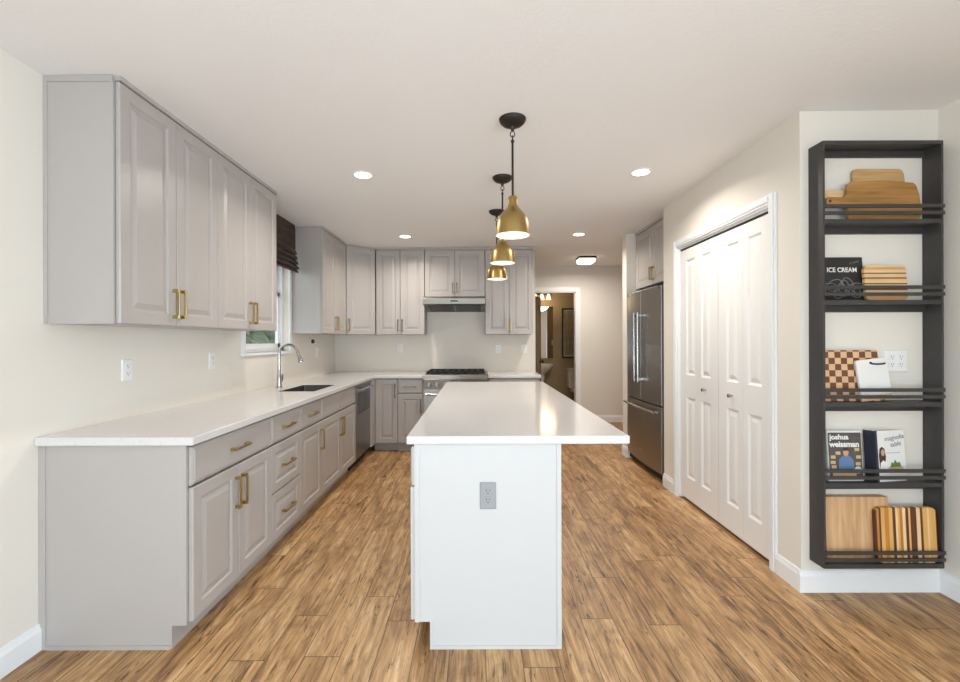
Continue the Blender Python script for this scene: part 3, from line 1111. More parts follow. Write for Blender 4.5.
# ------------------------------------------------------------------ range hood and range
rh = thing('range_hood', 'slim stainless steel range hood under the short wall cabinet', 'range hood', (-0.655, YB - 0.001, 0))
hw = 0.757
mb = MB()
mb.prism([(-0.50, 1.838), (-0.50, 1.768), (-0.485, 1.758), (-0.02, 1.705), (0.0, 1.700), (0.0, 1.866), (-0.44, 1.866)], 'X', 0.0, hw)
mb.build('canopy', 'steelh', rh, bevel=0.002, seg=1)
MB().box(0.335, 0.42, -0.5015, -0.5, 1.795, 1.812).build('control_strip', 'blackgloss', rh)
flt = MB()
sl = (1.705 - 1.758) / 0.465
for x0, x1 in ((0.05, 0.37), (0.387, 0.707)):
    flt.prism([(-0.44, 1.758 + sl * 0.045 - 0.002), (-0.06, 1.758 + sl * 0.425 - 0.002), (-0.06, 1.758 + sl * 0.425 - 0.006), (-0.44, 1.758 + sl * 0.045 - 0.006)], 'X', x0, x1)
flt.build('filter_grille', 'darkgray', rh)

rg = thing('range', 'stainless steel gas range with black iron grates between gray base cabinets', 'range', (-0.638, 5.165, 0))
rw = 0.764
MB().box(0.003, rw - 0.003, 0.03, 0.66, 0.09, 0.905).build('body', 'steelh', rg)
MB().box(0.02, rw - 0.02, 0.06, 0.60, 0.0, 0.09).build('toe_panel', 'iron', rg)
ck = MB().prism([(0.0, 0.868), (0.0, 0.905), (0.006, 0.918), (0.02, 0.922), (0.672, 0.922), (0.672, 0.905), (0.04, 0.868)], 'X', 0.001, rw - 0.001).build('cooktop', 'steelh', rg, bevel=0.002, seg=1)
MB().box(0.03, rw - 0.03, 0.07, 0.63, 0.922, 0.925).build('burner_pan', 'iron', ck)
for x0 in (0.035, 0.269, 0.503):
    x1 = x0 + 0.226
    mb = MB()
    for x in (x0, x0 + 0.07, x0 + 0.144, x1 - 0.012):
        mb.box(x, x + 0.012, 0.075, 0.625, 0.938, 0.954)
    for y in (0.075, 0.21, 0.345, 0.48, 0.613):
        mb.box(x0, x1, y, y + 0.012, 0.936, 0.952)
    for x in (x0, x1 - 0.012):
        for y in (0.075, 0.613):
            mb.box(x, x + 0.012, y, y + 0.012, 0.925, 0.94)
    mb.build('grate', 'iron', ck)
    for y in (0.21, 0.48):
        MB().lathe([(0.05, 0.925), (0.05, 0.931), (0.034, 0.934), (0.034, 0.939), (0.0, 0.940)], ((x0 + x1) / 2, y, 0), 'Z', 18, cap=False).build('burner', 'iron', ck, smooth=True)
cp = MB().prism([(0.010, 0.752), (0.0, 0.866), (0.04, 0.866), (0.04, 0.752)], 'X', 0.004, rw - 0.004).build('control_panel', 'steelh', rg, bevel=0.002, seg=1)
for x in (0.075, 0.168, 0.261, 0.503, 0.596, 0.689):
    kb = MB().lathe([(0.028, 0.004), (0.028, -0.004), (0.022, -0.008), (0.020, -0.034), (0.018, -0.038)], (x, 0.003, 0.806), 'Y', 18).build('knob', 'steel', cp, smooth=True)
MB().box(0.325, 0.40, -0.001, 0.003, 0.85, 0.862).build('badge', 'blackgloss', cp)
od = MB().box(0.004, rw - 0.004, 0.004, 0.03, 0.15, 0.742).build('oven_door', 'steelh', rg, bevel=0.003)
MB().box(0.12, rw - 0.12, 0.002, 0.004, 0.28, 0.60).build('oven_window', 'blackgloss', od)
mb = MB().tube([(0.04, -0.045, 0.695), (rw - 0.04, -0.045, 0.695)], 0.013, 12)
for x in (0.06, rw - 0.06):
    mb.box(x - 0.011, x + 0.011, -0.045, 0.004, 0.686, 0.704)
mb.build('handle', 'chrome', od, smooth=True)
MB().box(0.006, rw - 0.006, 0.012, 0.03, 0.092, 0.145).build('kick_drawer', 'steelh', rg)

# ------------------------------------------------------------------ refrigerator
fr = thing('refrigerator', 'stainless steel French-door refrigerator with bottom freezer, in the alcove past the closet', 'refrigerator', (1.735, 4.944, 0), -PI / 2)
fw = 0.914
MB().box(0.004, fw - 0.004, 0.0, 0.72, 0.03, 1.80).build('body', 'darkgray', fr, bevel=0.003)
MB().box(0.02, fw - 0.02, 0.03, 0.70, 0.0, 0.03).box(0.0, 0.0 + fw, -0.02, 0.02, 0.02, 0.075).build('base_grille', 'iron', fr)


def bowed(x0, x1, z0, z1, y_edge, bulge, cx, half):
    """door with a gently bowed front (local -y)"""
    n = 10
    fr_ = []
    for i in range(n + 1):
        x = x0 + (x1 - x0) * i / n
        fr_.append((x, y_edge - bulge * (1 - ((x - cx) / half) ** 2)))
    outline = fr_ + [(x1, -0.004), (x0, -0.004)]
    return MB().prism(outline, 'Z', z0, z1)


def bow(x):
    return -0.045 - 0.022 * (1 - ((x - fw / 2) / (fw / 2)) ** 2)


zs_ = 0.705
for x0, x1, hx in ((0.003, fw / 2 - 0.002, fw / 2 - 0.05), (fw / 2 + 0.002, fw - 0.003, fw / 2 + 0.05)):
    d = bowed(x0, x1, zs_ + 0.006, 1.828, -0.045, 0.022, fw / 2, fw / 2).build('door', 'steel', fr, bevel=0.004, seg=2)
    yb = bow(hx)
    mb = MB().tube([(hx, yb - 0.05, 0.90), (hx, yb - 0.05, 1.60)], 0.0125, 12)
    for z in (0.93, 1.57):
        mb.box(hx - 0.009, hx + 0.009, yb - 0.05, yb + 0.002, z - 0.012, z + 0.012)
    mb.build('handle', 'chrome', d, smooth=True)
fd = bowed(0.003, fw - 0.003, 0.085, zs_ - 0.004, -0.045, 0.022, fw / 2, fw / 2).build('freezer_drawer', 'steel', fr, bevel=0.004, seg=2)
pts = [(0.06 + (fw - 0.12) * i / 8, bow(0.06 + (fw - 0.12) * i / 8) - 0.05, 0.648) for i in range(9)]
mb = MB().tube(pts, 0.0125, 12)
for x in (0.085, fw - 0.085):
    mb.box(x - 0.010, x + 0.010, bow(x) - 0.05, bow(x) + 0.002, 0.638, 0.658)
mb.build('handle', 'chrome', fd, smooth=True)
MB().box(0.40, 0.51, bow(0.455) - 0.002, bow(0.40) + 0.001, 0.205, 0.225).build('badge', 'chrome', fd)
for x in (0.03, fw - 0.10):
    MB().box(x, x + 0.07, -0.05, 0.10, 1.80, 1.832).build('hinge_cover', 'darkgray', fr)

# ------------------------------------------------------------------ island
IX0, IX1, IY0, IY1 = -0.303, 0.651, 1.874, 4.354
bxl, bxr = -0.270, 0.356
it = MB().box(IX0, IX1, IY0, IY1, 0.8785, 0.914).build('island_worktop', 'quartz', bevel=0.006, seg=3)
tag(it, 'white quartz worktop of the island, overhanging on the seating side', 'worktop')
isl = thing('kitchen_island', 'white kitchen island base with a gray outlet on its end panel', 'island', (0, 0, 0))
py0 = IY0 + 0.014
MB().box(bxl, bxr - 0.012, py0 + 0.014, IY1 - 0.03, 0.115, 0.8785).box(bxl + 0.065, bxr - 0.012, py0 + 0.014, IY1 - 0.03, 0.0, 0.115).build('carcass', 'isl', isl)
ep = MB().prism([(bxl, 0.115), (bxl + 0.065, 0.115), (bxl + 0.065, 0.0), (bxr, 0.0), (bxr, 0.8785), (bxl, 0.8785)], 'Y', py0, py0 + 0.014).build('end_panel', 'isl', isl)
MB().box(bxl, bxl + 0.022, py0 - 0.003, py0, 0.115, 0.8785).box(bxr - 0.016, bxr + 0.003, py0 - 0.004, py0 + 0.02, 0.0, 0.8785).build('corner_strip', 'isl', ep)
MB().box(bxl + 0.065, bxr - 0.016, py0 - 0.005, py0, 0.0, 0.014).box(bxl + 0.065, bxl + 0.079, py0 - 0.003, py0, 0.014, 0.115).build('shoe_strip', 'isl', ep)
MB().box(bxr - 0.012, bxr, py0 + 0.014, IY1 - 0.03, 0.0, 0.8785).build('back_panel', 'isl', isl)
# doors and drawers of the working side (facing the sink run)
wI = (IY1 - 0.03 - (py0 + 0.006)) / 3
for k in range(3):
    yb = IY1 - 0.03 - k * wI
    holder = []
    holder.append(slab(isl, G, wI - G, 0.700, 0.866, 'isl', True))
    h = wI / 2
    holder.append(front(isl, 'door', G, h - G, 0.120, 0.690, 'isl', True, (h - 0.03, 0.555, True)))
    holder.append(front(isl, 'door', h + G, wI - G, 0.120, 0.690, 'isl', True, (h + 0.03, 0.555, True)))
    for o in holder:
        o.location = (bxl, yb, 0)
        o.rotation_euler = (0, 0, -PI / 2)


# ------------------------------------------------------------------ outlets and switches
def outlet(label, loc, rz, m='plastic', gangs=1, name='wall_outlet', kind='duplex', cat='outlet', group=None):
    t = thing(name, label, cat, loc, rz, group)
    hw_, hh = 0.035 + 0.023 * (gangs - 1), 0.0575
    pts0, pts1 = rrect(-hw_, hw_, -hh, hh, 0.004, 2), rrect(-hw_ + 0.004, hw_ - 0.004, -hh + 0.004, hh - 0.004, 0.003, 2)
    MB().loops([[(p[0], 0, p[1]) for p in pts0], [(p[0], -0.003, p[1]) for p in pts0], [(p[0], -0.006, p[1]) for p in pts1]]).build('cover_plate', m, t)
    for g in range(gangs):
        cx = (g - (gangs - 1) / 2) * 0.046
        if kind == 'duplex':
            for s in (-1, 1):
                f = MB().prism(rrect(cx - 0.0165, cx + 0.0165, s * 0.0195 - 0.014, s * 0.0195 + 0.014, 0.009, 4), 'Y', -0.006, -0.0085).build('socket', m, t)
                MB().box(cx - 0.0075, cx - 0.0055, -0.0092, -0.0085, s * 0.0195 + 0.0005, s * 0.0195 + 0.0095).box(cx + 0.0055, cx + 0.0075, -0.0092, -0.0085, s * 0.0195 + 0.0015, s * 0.0195 + 0.0085) \
                    .box(cx - 0.0022, cx + 0.0022, -0.0092, -0.0085, s * 0.0195 - 0.0095, s * 0.0195 - 0.005).build('slot', 'slot', f)
        else:
            MB().box(cx - 0.016, cx + 0.016, -0.0095, -0.006, -0.033, 0.033).build('rocker', m, t, bevel=0.001, seg=1)
    return t


def zof(py, y):
    return CAM_H - (py - 340.66) * y / 440.0


def xof(px, y):
    return (px - 477.0) * y / 440.0


outlet('gray duplex outlet on the end panel of the white island', (xof(487.5, py0), py0 + 0.0, zof(495.5, py0)), 0, 'grayplastic')
# sink wall
def wall_y(px):
    return 440.0 * XL / (px - 477.0)


y_ = wall_y(126.5)
outlet('white duplex outlet above the counter under the first wall cabinet by the open end', (XL, y_, zof(369, y_)), PI / 2)
y_ = wall_y(212)
outlet('white duplex outlet above the counter shortly before the window', (XL, y_, zof(360, y_)), PI / 2)
y_ = wall_y(317)
outlet('white duplex outlet in the corner between the faucet and the range wall', (XL, y_, zof(352, y_)), PI / 2)
y_ = wall_y(312)
t = thing('wall_plug', 'white plug-in device with round black button under the wall cabinet past the window', 'plug-in device', (XL, y_, zof(341, y_)), PI / 2)
MB().prism(rrect(-0.05, 0.06, -0.02, 0.02, 0.012, 4), 'Y', 0, -0.010).build('casing', 'plastic', t, bevel=0.003)
MB().lathe([(0.023, 0), (0.023, -0.020), (0.017, -0.026)], (-0.03, -0.010, 0), 'Y', 18).build('button', 'slot', t)
outlet('white duplex outlet on the range wall beside the corner', (xof(400, YB), YB, zof(348, YB)), 0)
outlet('white duplex outlet on the range wall right next to the range', (xof(498, YB), YB, zof(349, YB)), 0)
outlet('white light switch on the range wall nearest the hallway', (xof(524, YB), YB, zof(349, YB)), 0, kind='rocker', name='light_switch', cat='light switch')
outlet('white double outlet plate on the wall behind the third shelf', (2.196, YS, 1.207), 0, gangs=2, name='wall_outlet')

# ------------------------------------------------------------------ woven shade at the kitchen window
sh = thing('roman_shade', 'dark brown woven roman shade pulled up at the kitchen window', 'window shade', (XL + 0.016, 0, 0))
SA, SB = WY0 - 0.04, 4.405
MB().box(0.0, 0.05, SA, SB, 2.44, 2.49).build('headrail', 'woven', sh, bevel=0.003)
prof = [(0.012, 2.44), (0.052, 2.445), (0.054, 2.25), (0.052, 2.23)]
zf = 2.23
for i in range(4):
    prof += [(0.062 + 0.006 * i, zf - 0.012), (0.068 + 0.008 * i, zf - 0.036), (0.062 + 0.008 * i, zf - 0.046), (0.044 + 0.006 * i, zf - 0.040)]
    zf -= 0.050
prof += [(0.085, zf - 0.015), (0.080, zf - 0.028), (0.045, zf - 0.010), (0.030, 2.18)]
MB().prism(prof, 'Y', SA, SB).build('folded_fabric', 'woven', sh)

# ------------------------------------------------------------------ lights on the ceiling
GP = 'brass pendants over the island'


def pendant(label, y, px=0.178):
    t = thing('pendant_light', label, 'pendant light', (px, y, ZC), 0, GP)
    MB().lathe([(0.072, 0.0), (0.072, -0.005), (0.067, -0.016), (0.055, -0.028), (0.034, -0.037), (0.014, -0.041), (0.010, -0.056), (0.006, -0.062)], n=28).build('ceiling_cup', 'bronze', t, smooth=True)
    # loop and link
    mb = MB()
    ring = [(0.012 * math.cos(2 * PI * i / 14), 0, -0.080 + 0.016 * math.sin(2 * PI * i / 14)) for i in range(15)]
    mb.tube(ring, 0.0028, 8)
    ring = [(0, 0.010 * math.cos(2 * PI * i / 14), -0.101 + 0.013 * math.sin(2 * PI * i / 14)) for i in range(15)]
    mb.tube(ring, 0.0028, 8)
    mb.build('link', 'bronze', t, smooth=True)
    MB().lathe([(0.006, -0.110), (0.009, -0.113), (0.009, -0.122), (0.006, -0.126), (0.006, -0.406), (0.010, -0.411), (0.010, -0.42)], n=14).build('rod', 'bronze', t, smooth=True)
    prof = [(0.010, -0.430), (0.022, -0.433), (0.0255, -0.440), (0.0255, -0.447), (0.0235, -0.449), (0.0255, -0.474), (0.028, -0.486), (0.034, -0.496), (0.044, -0.507), (0.056, -0.520), (0.067, -0.534), (0.0755, -0.550),
            (0.081, -0.568), (0.085, -0.590), (0.088, -0.615), (0.0905, -0.640)]
    prof = [(pr_ * 1.025, pz_ + 0.019) for pr_, pz_ in prof]
    s = MB().lathe(prof, n=40, cap=False).build('lamp_shade', 'shade', t, smooth=True)
    inner = [(r - 0.0035, z) for r, z in prof[7:]]
    inner = [(0.010, -0.473)] + inner[:-1] + [(0.0890, -0.621), (0.0928, -0.621)]
    MB().lathe(inner, n=40, cap=False).build('lining', 'shadein', s, smooth=True)
    MB().lathe([(0.010, -0.48), (0.013, -0.50), (0.022, -0.53), (0.026, -0.555), (0.020, -0.58), (0.004, -0.588)], n=18).build('bulb', 'bulb', t, smooth=True)
    d = bpy.data.lights.new('pendant_glow', 'POINT')
    d.energy = PENDANT_W
    d.color = (1.0, 0.90, 0.76)
    d.shadow_soft_size = 0.03
    lo = bpy.data.objects.new('pendant_glow', d)
    COL.objects.link(lo)
    lo.location = (px, y, ZC - 0.606)
    return t


pendant('brass dome pendant over the end of the island with the outlet', 2.350, 0.193)
pendant('brass dome pendant in the middle of the three over the island', 3.186, 0.187)
pendant('brass dome pendant over the range end of the island', 4.016, 0.183)

GL = 'recessed ceiling lights'


def downlight(label, x, y):
    t = thing('recessed_light', label, 'ceiling light', (x, y, zc(x)), 0, GL)
    MB().lathe([(0.058, -0.001), (0.060, -0.006), (0.074, -0.006), (0.078, -0.001), (0.078, 0.0), (0.058, 0.0)], n=32, cap=False).build('trim_ring', 'plastic', t, smooth=True)
    MB().lathe([(0.059, -0.003), (0.030, -0.004), (0.001, -0.004)], n=32).build('lens', 'lens', t, smooth=True)
    d = bpy.data.lights.new('downlight', 'AREA')
    d.shape = 'DISK'
    d.size = 0.11
    d.spread = math.radians(152)
    d.energy = LAMP_W
    d.color = (1.0, 0.94, 0.86)
    lo = bpy.data.objects.new('downlight', d)
    COL.objects.link(lo)
    lo.location = (x, y, zc(x) - 0.008)


downlight('recessed ceiling light between the first pendant and the sink-side cabinets', -0.80, 3.10)
downlight('recessed ceiling light between the first pendant and the closet wall', 1.165, 3.12)
downlight('recessed ceiling light in front of the cabinets beside the range hood', -0.80, 4.93)
downlight('recessed ceiling light in front of the hallway, near the refrigerator', 1.145, 4.94)

fl = thing('flush_ceiling_light', 'square frosted flush ceiling light with dark rim in the hallway', 'ceiling light', (1.575, 6.35, zc(1.575)))
MB().box(-0.122, 0.122, -0.122, 0.122, -0.030, 0.0).build('rim', 'bronze', fl, bevel=0.003)
MB().loops([[(p[0] * s, p[1] * s, z) for p in rrect(-0.118, 0.118, -0.118, 0.118, 0.03, 4)] for s, z in ((1.0, -0.030), (1.0, -0.055), (0.92, -0.080), (0.7, -0.092))]).build('glass_diffuser', 'hallglass', fl, smooth=True)
d = bpy.data.lights.new('hall_glow', 'AREA')
d.shape = 'SQUARE'
d.size = 0.22
d.energy = HALL_W
d.color = (1.0, 0.94, 0.86)
lo = bpy.data.objects.new('hall_glow', d)
COL.objects.link(lo)
lo.location = (1.565, 6.35, ZC - 0.11)

# ------------------------------------------------------------------ bathroom
mr = thing('wall_mirror', 'frameless mirror above the bathroom washbasin', 'mirror', (1.26, BY, 0))
MB().box(-0.225, 0.225, -0.012, 0.0, 0.975, 1.985).build('mirror_glass', 'mirror', mr)
vl = thing('vanity_light', 'bathroom vanity light with glowing glass shades above the mirror', 'wall light', (1.26, BY, 2.24))
MB().box(-0.20, 0.20, -0.03, 0.0, -0.03, 0.03).build('back_plate', 'bronze', vl, bevel=0.004)
for x in (-0.13, 0.0, 0.13):
    MB().tube([(x, -0.02, 0.0), (x, -0.09, 0.0), (x, -0.09, -0.02)], 0.007, 8).build('arm', 'bronze', vl, smooth=True)
    MB().lathe([(0.022, -0.02), (0.030, -0.05), (0.042, -0.10), (0.050, -0.13)], (x, -0.09, 0), 'Z', 20).build('glass_shade', 'vanity', vl, smooth=True)
d = bpy.data.lights.new('vanity_glow', 'POINT')
d.energy = BATH_W
d.color = (1.0, 0.80, 0.52)
d.shadow_soft_size = 0.2
lo = bpy.data.objects.new('vanity_glow', d)
COL.objects.link(lo)
lo.location = (1.30, BY - 0.28, 2.08)

ws = thing('pedestal_sink', 'cream pedestal washbasin below the bathroom mirror', 'washbasin', (1.20, BY - 0.001, 0))
rings = []
for s, z in ((0.30, 0.66), (0.55, 0.72), (0.85, 0.79), (0.98, 0.84), (1.0, 0.87), (0.93, 0.87), (0.80, 0.84), (0.5, 0.78), (0.2, 0.765)):
    ring = []
    for i in range(28):
        a_ = 2 * PI * i / 28
        ring.append((0.26 * s * math.cos(a_), max(-0.445, min(0.0, -0.225 + 0.225 * s * math.sin(a_))), z))
    rings.append(ring)
MB().loops(rings).build('basin', 'ceramic', ws, smooth=True)
MB().lathe([(0.115, 0.0), (0.11, 0.03), (0.085, 0.10), (0.075, 0.45), (0.09, 0.68)], (0, -0.20, 0), 'Z', 24).build('pedestal', 'ceramic', ws, smooth=True)
MB().tube([(0, -0.05, 0.865), (0, -0.05, 0.95), (0, -0.08, 0.97), (0, -0.14, 0.95)], 0.011, 10).build('tap', 'bronze', ws, smooth=True)
to = thing('toilet', 'cream toilet below the framed picture in the bathroom', 'toilet', (1.965, BY - 0.002, 0))
MB().prism(rrect(-0.205, 0.205, 0.40, 0.745, 0.03, 4), 'Y', -0.19, -0.01).build('tank', 'ceramic', to, bevel=0.01)
MB().box(-0.215, 0.215, -0.205, 0.0, 0.745, 0.78).build('tank_lid', 'ceramic', to, bevel=0.008)
rings = []
for s, z, yo in ((0.62, 0.0, 0.04), (0.55, 0.12, 0.04), (0.7, 0.25, 0.02), (0.98, 0.37, 0.0), (1.0, 0.40, 0.0)):
    rings.append([(0.185 * s * math.cos(2 * PI * i / 24), -0.42 + yo + 0.24 * s * math.sin(2 * PI * i / 24), z) for i in range(24)])
MB().loops(rings).build('bowl', 'ceramic', to, smooth=True)
MB().loops([[(0.19 * s * math.cos(2 * PI * i / 24), -0.42 + 0.245 * s * math.sin(2 * PI * i / 24), z) for i in range(24)] for s, z in ((1, 0.401), (1, 0.42), (0.94, 0.432))]).build('seat_lid', 'ceramic', to, smooth=True)
MB().box(-0.15, 0.15, -0.20, -0.01, 0.33, 0.40).build('tank_base', 'ceramic', to)
pf = thing('framed_picture', 'tall dark-framed picture of faded branches on the bathroom wall', 'picture', (1.66, BY, 0.975))
pw, ph = 0.42, 0.975
MB().box(0, 0.03, -0.025, 0, 0, ph).box(pw - 0.03, pw, -0.025, 0, 0, ph).box(0.03, pw - 0.03, -0.025, 0, 0, 0.03).box(0.03, pw - 0.03, -0.025, 0, ph - 0.03, ph).build('frame', 'darkframe', pf)
MB().box(0.03, pw - 0.03, -0.010, 0, 0.03, ph - 0.03).build('mat_board', 'mat_board', pf)
pr = MB().box(0.05, pw - 0.05, -0.012, -0.010, 0.06, ph - 0.05).build('print', 'art', pf)
mb = MB()
rnd = random.Random(2)
for i in range(5):
    x = 0.09 + i * 0.055
    pts = [(x + 0.012 * math.sin(j * 1.3 + i), -0.0125, 0.08 + j * 0.14) for j in range(6)]
    mb.tube(pts, 0.003, 5)
    for j in range(1, 6):
        mb.tube([pts[j], (pts[j][0] + rnd.choice((-1, 1)) * 0.03, -0.0125, pts[j][2] + 0.05)], 0.002, 5)
mb.build('branch_drawing', 'artdark', pr)
outlet('white light switch inside the bathroom, seen in the mirror', (1.73, YH + 0.115, 1.27), PI, kind='rocker', name='light_switch', cat='light switch')

# ------------------------------------------------------------------ wall shelf and what stands on it
UX0, UX1, UY0 = 1.741, 2.348, 2.212
UZ0, UZ1 = 0.168, 2.322
ST = 0.011
su = thing('wall_shelf', 'tall narrow black open wall shelf with double front rails', 'shelf', (0, 0, 0))
for x0 in (UX0, UX1 - ST):
    MB().box(x0, x0 + ST, UY0, YS - 0.001, UZ0, UZ1).build('side_panel', 'black', su, bevel=0.001, seg=1)
MB().box(UX0 + ST, UX1 - ST, UY0, YS - 0.001, UZ1 - 0.018, UZ1).build('top_panel', 'black', su)
MB().box(UX0 + ST, UX1 - ST, UY0, YS - 0.001, UZ0, UZ0 + 0.022).build('bottom_panel', 'black', su)
MB().box(UX0 + ST, UX1 - ST, YS - 0.017, YS - 0.001, 2.272, UZ1 - 0.018).build('back_cleat', 'black', su)
SHZ = [1.928, 1.520, 1.004, 0.598]
for z in SHZ:
    s = MB().box(UX0 + ST, UX1 - ST, UY0 + 0.002, YS - 0.001, z - 0.022, z).build('shelf_board', 'black', su)
    MB().box(UX0 + ST, UX1 - ST, YS - 0.017, YS - 0.001, z - 0.056, z - 0.022).build('back_cleat', 'black', s)
    for x in (1.93, 2.04):
        MB().lathe([(0.004, 0.0), (0.004, -0.0015)], (x, YS - 0.017, z - 0.040), 'Y', 10).build('screw', 'darkgray', s)
for z in SHZ + [0.186]:
    for a_, b_ in ((0.020, 0.037), (0.054, 0.072)):
        MB().box(UX0 + 0.002, UX1 - 0.001, UY0 - 0.009, UY0, z + a_, z + b_).build('front_rail', 'black', su, bevel=0.001, seg=1)


def stand(name, label, cat, x, z, y=2.262, lean=0.05, rz=0.0, group=None, roll=0.0):
    """something stood on a shelf and leaned back to the wall; local origin bottom front, faces -y"""
    return thing(name, label, cat, (x, y, z + 0.0005), group=group, rot=(-lean, roll, rz))


GCB = 'cutting boards on the wall shelf'
# top shelf
z = SHZ[0]
t = stand('cutting_board', 'light bamboo cutting board at the back of the top shelf', 'cutting board', 1.958, z, 2.279, 0.045, group=GCB)
MB().prism([(0.0, 0.0), (0.286, 0.0), (0.268, 0.255), (0.260, 0.272), (0.244, 0.282), (0.022, 0.282), (0.008, 0.276), (0.0, 0.26)], 'Y', 0, 0.013).build('board', 'bamboo', t, bevel=0.002)
t = stand('paddle_board', 'pale wood paddle board on the top shelf, handle showing above the brown one', 'cutting board', 1.79, z, 2.262, 0.05, group=GCB)
MB().prism([(0.14, 0.0), (0.46, 0.0), (0.46, 0.155), (0.44, 0.170), (0.14, 0.170), (0.115, 0.163), (0.005, 0.163), (0.0, 0.155), (0.0, 0.115), (0.005, 0.108), (0.12, 0.108), (0.14, 0.09)], 'Y', 0, 0.012).build('board', 'maple', t, bevel=0.002)
t = stand('paddle_board', 'large brown wooden paddle board lying sideways across the top shelf', 'cutting board', 1.777, z, 2.240, 0.06, group=GCB)
out = [(0.132, 0.0), (0.470, 0.0), (0.487, 0.015), (0.493, 0.06), (0.488, 0.13), (0.474, 0.182), (0.458, 0.196), (0.30, 0.207), (0.14, 0.200), (0.118, 0.185), (0.114, 0.135), (0.100, 0.120), (0.02, 0.122), (0.008, 0.112), (0.008, 0.088), (0.02, 0.078), (0.10, 0.080), (0.116, 0.06), (0.118, 0.012)]
b_ = MB().prism(out, 'Y', 0, 0.016).build('board', 'acacia', t, bevel=0.003)
MB().lathe([(0.007, -0.0006), (0.007, 0.001)], (0.028, 0, 0.100), 'Y', 14).build('hanging_hole', 'slot', b_)

# second shelf: ice cream book, striped board
z = SHZ[1]


def book(name, label, x, z, wdt, hgt, thk, cover, spine, y=2.245, lean=0.08, rz=0.0, roll=0.0, spine_w=0.0):
    t = stand(name, label, 'book', x, z, y, lean, rz, 'cookbooks on the wall shelf', roll)
    MB().box(0.003, wdt - 0.003, 0.003, thk - 0.003, 0.003, hgt - 0.003).build('pages', 'paper', t)
    c = MB().box(0.0, wdt, 0.0, 0.0025, 0, hgt).box(0.0, wdt, thk - 0.0025, thk, 0, hgt).build('cover', cover, t)
    MB().box(-0.0015, 0.0025, 0.0, thk, 0, hgt).build('spine', spine, t)
    return t, c


t, c = book('cookbook', 'black cookbook with ICE CREAM in white letters on its cover', 1.788, z, 0.208, 0.228, 0.022, 'bookblack', 'bookblack', 2.258, 0.10)
text('title_lettering', 'ICE CREAM', 0.034, (0.020, -0.0006, 0.150), 'ink', c, bold=0.0006, sx=0.92)
text('small_lettering', 'at home', 0.016, (0.140, -0.0006, 0.190), 'ribbon', c, rot=(PI / 2, -0.25, 0))
mb = MB()
for k in range(7):
    cx_, cz_, ra, rb, ph_ = 0.03 + k * 0.024, 0.065 + 0.018 * math.sin(k * 2.1), 0.042, 0.026, 0.5 * k
    mb.tube([(cx_ + ra * math.cos(a_) * math.cos(ph_) - rb * math.sin(a_) * math.sin(ph_) if 0.006 < cx_ + ra * math.cos(a_) * math.cos(ph_) - rb * math.sin(a_) * math.sin(ph_) < 0.199 else min(max(cx_ + ra * math.cos(a_) * math.cos(ph_), 0.006), 0.199), -0.0002, cz_ + ra * math.cos(a_) * math.sin(ph_) + rb * math.sin(a_) * math.cos(ph_)) for a_ in [2 * PI * i / 20 for i in range(21)]], 0.0022, 5)
mb.build('ribbon_drawing', 'ribbon', c)
S_D, S_L, S_M = srgb(84, 52, 32), srgb(228, 190, 140), srgb(202, 152, 98)
hs = [(0, S_M), (0.040, S_L), (0.052, S_D), (0.058, S_L), (0.082, S_D), (0.088, S_L), (0.108, S_M), (0.112, S_D), (0.118, S_L), (0.136, S_D), (0.142, S_L), (0.158, S_M), (0.170, S_L), (0.182, S_L)]
t = stand('cutting_board', 'small rounded cutting board with horizontal wood stripes beside the black cookbook', 'cutting board', 1.980, z, 2.236, 0.09, group=GCB)
MB().prism(rrect(0, 0.216, 0, 0.182, 0.026, 6), 'Y', 0, 0.018).build('board', stripes('striped_board_wood', 'Z', hs), t, bevel=0.003)

# third shelf: checkered board and white paddle
z = SHZ[2]
t = stand('cutting_board', 'checkered end-grain cutting board in brown and tan squares on the third shelf', 'cutting board', 1.782, z, 2.256, 0.07, group=GCB)
MB().prism([(0, 0), (0.312, 0), (0.286, 0.262), (0, 0.262)], 'Y', 0, 0.024).build('board', checker('checkered_wood', srgb(112, 70, 42), srgb(222, 180, 138), 0.0318), t, bevel=0.002)
t = stand('cutting_board', 'white cutting board with dark leather loop propped askew on the third shelf', 'cutting board', 1.972, z + 0.006, 2.238, 0.07, group=GCB, roll=-0.11)
o = MB().prism(rrect(-0.012, 0.145, 0.020, 0.205, 0.008, 4), 'Y', 0, 0.014).build('board', 'bookwhite', t, bevel=0.002)
MB().box(-0.012, 0.145, 0.0, 0.014, -0.004, 0.022).build('wooden_edge', 'maple', t)
MB().tube([(0.058, -0.001, 0.186), (0.066, -0.006, 0.180), (0.090, -0.007, 0.176), (0.118, -0.006, 0.174), (0.132, -0.001, 0.176)], 0.0042, 8).build('leather_loop', 'leather', o, smooth=True)
MB().lathe([(0.006, -0.001), (0.006, -0.003)], (0.060, 0, 0.186), 'Y', 12).build('rivet', 'leather', o)

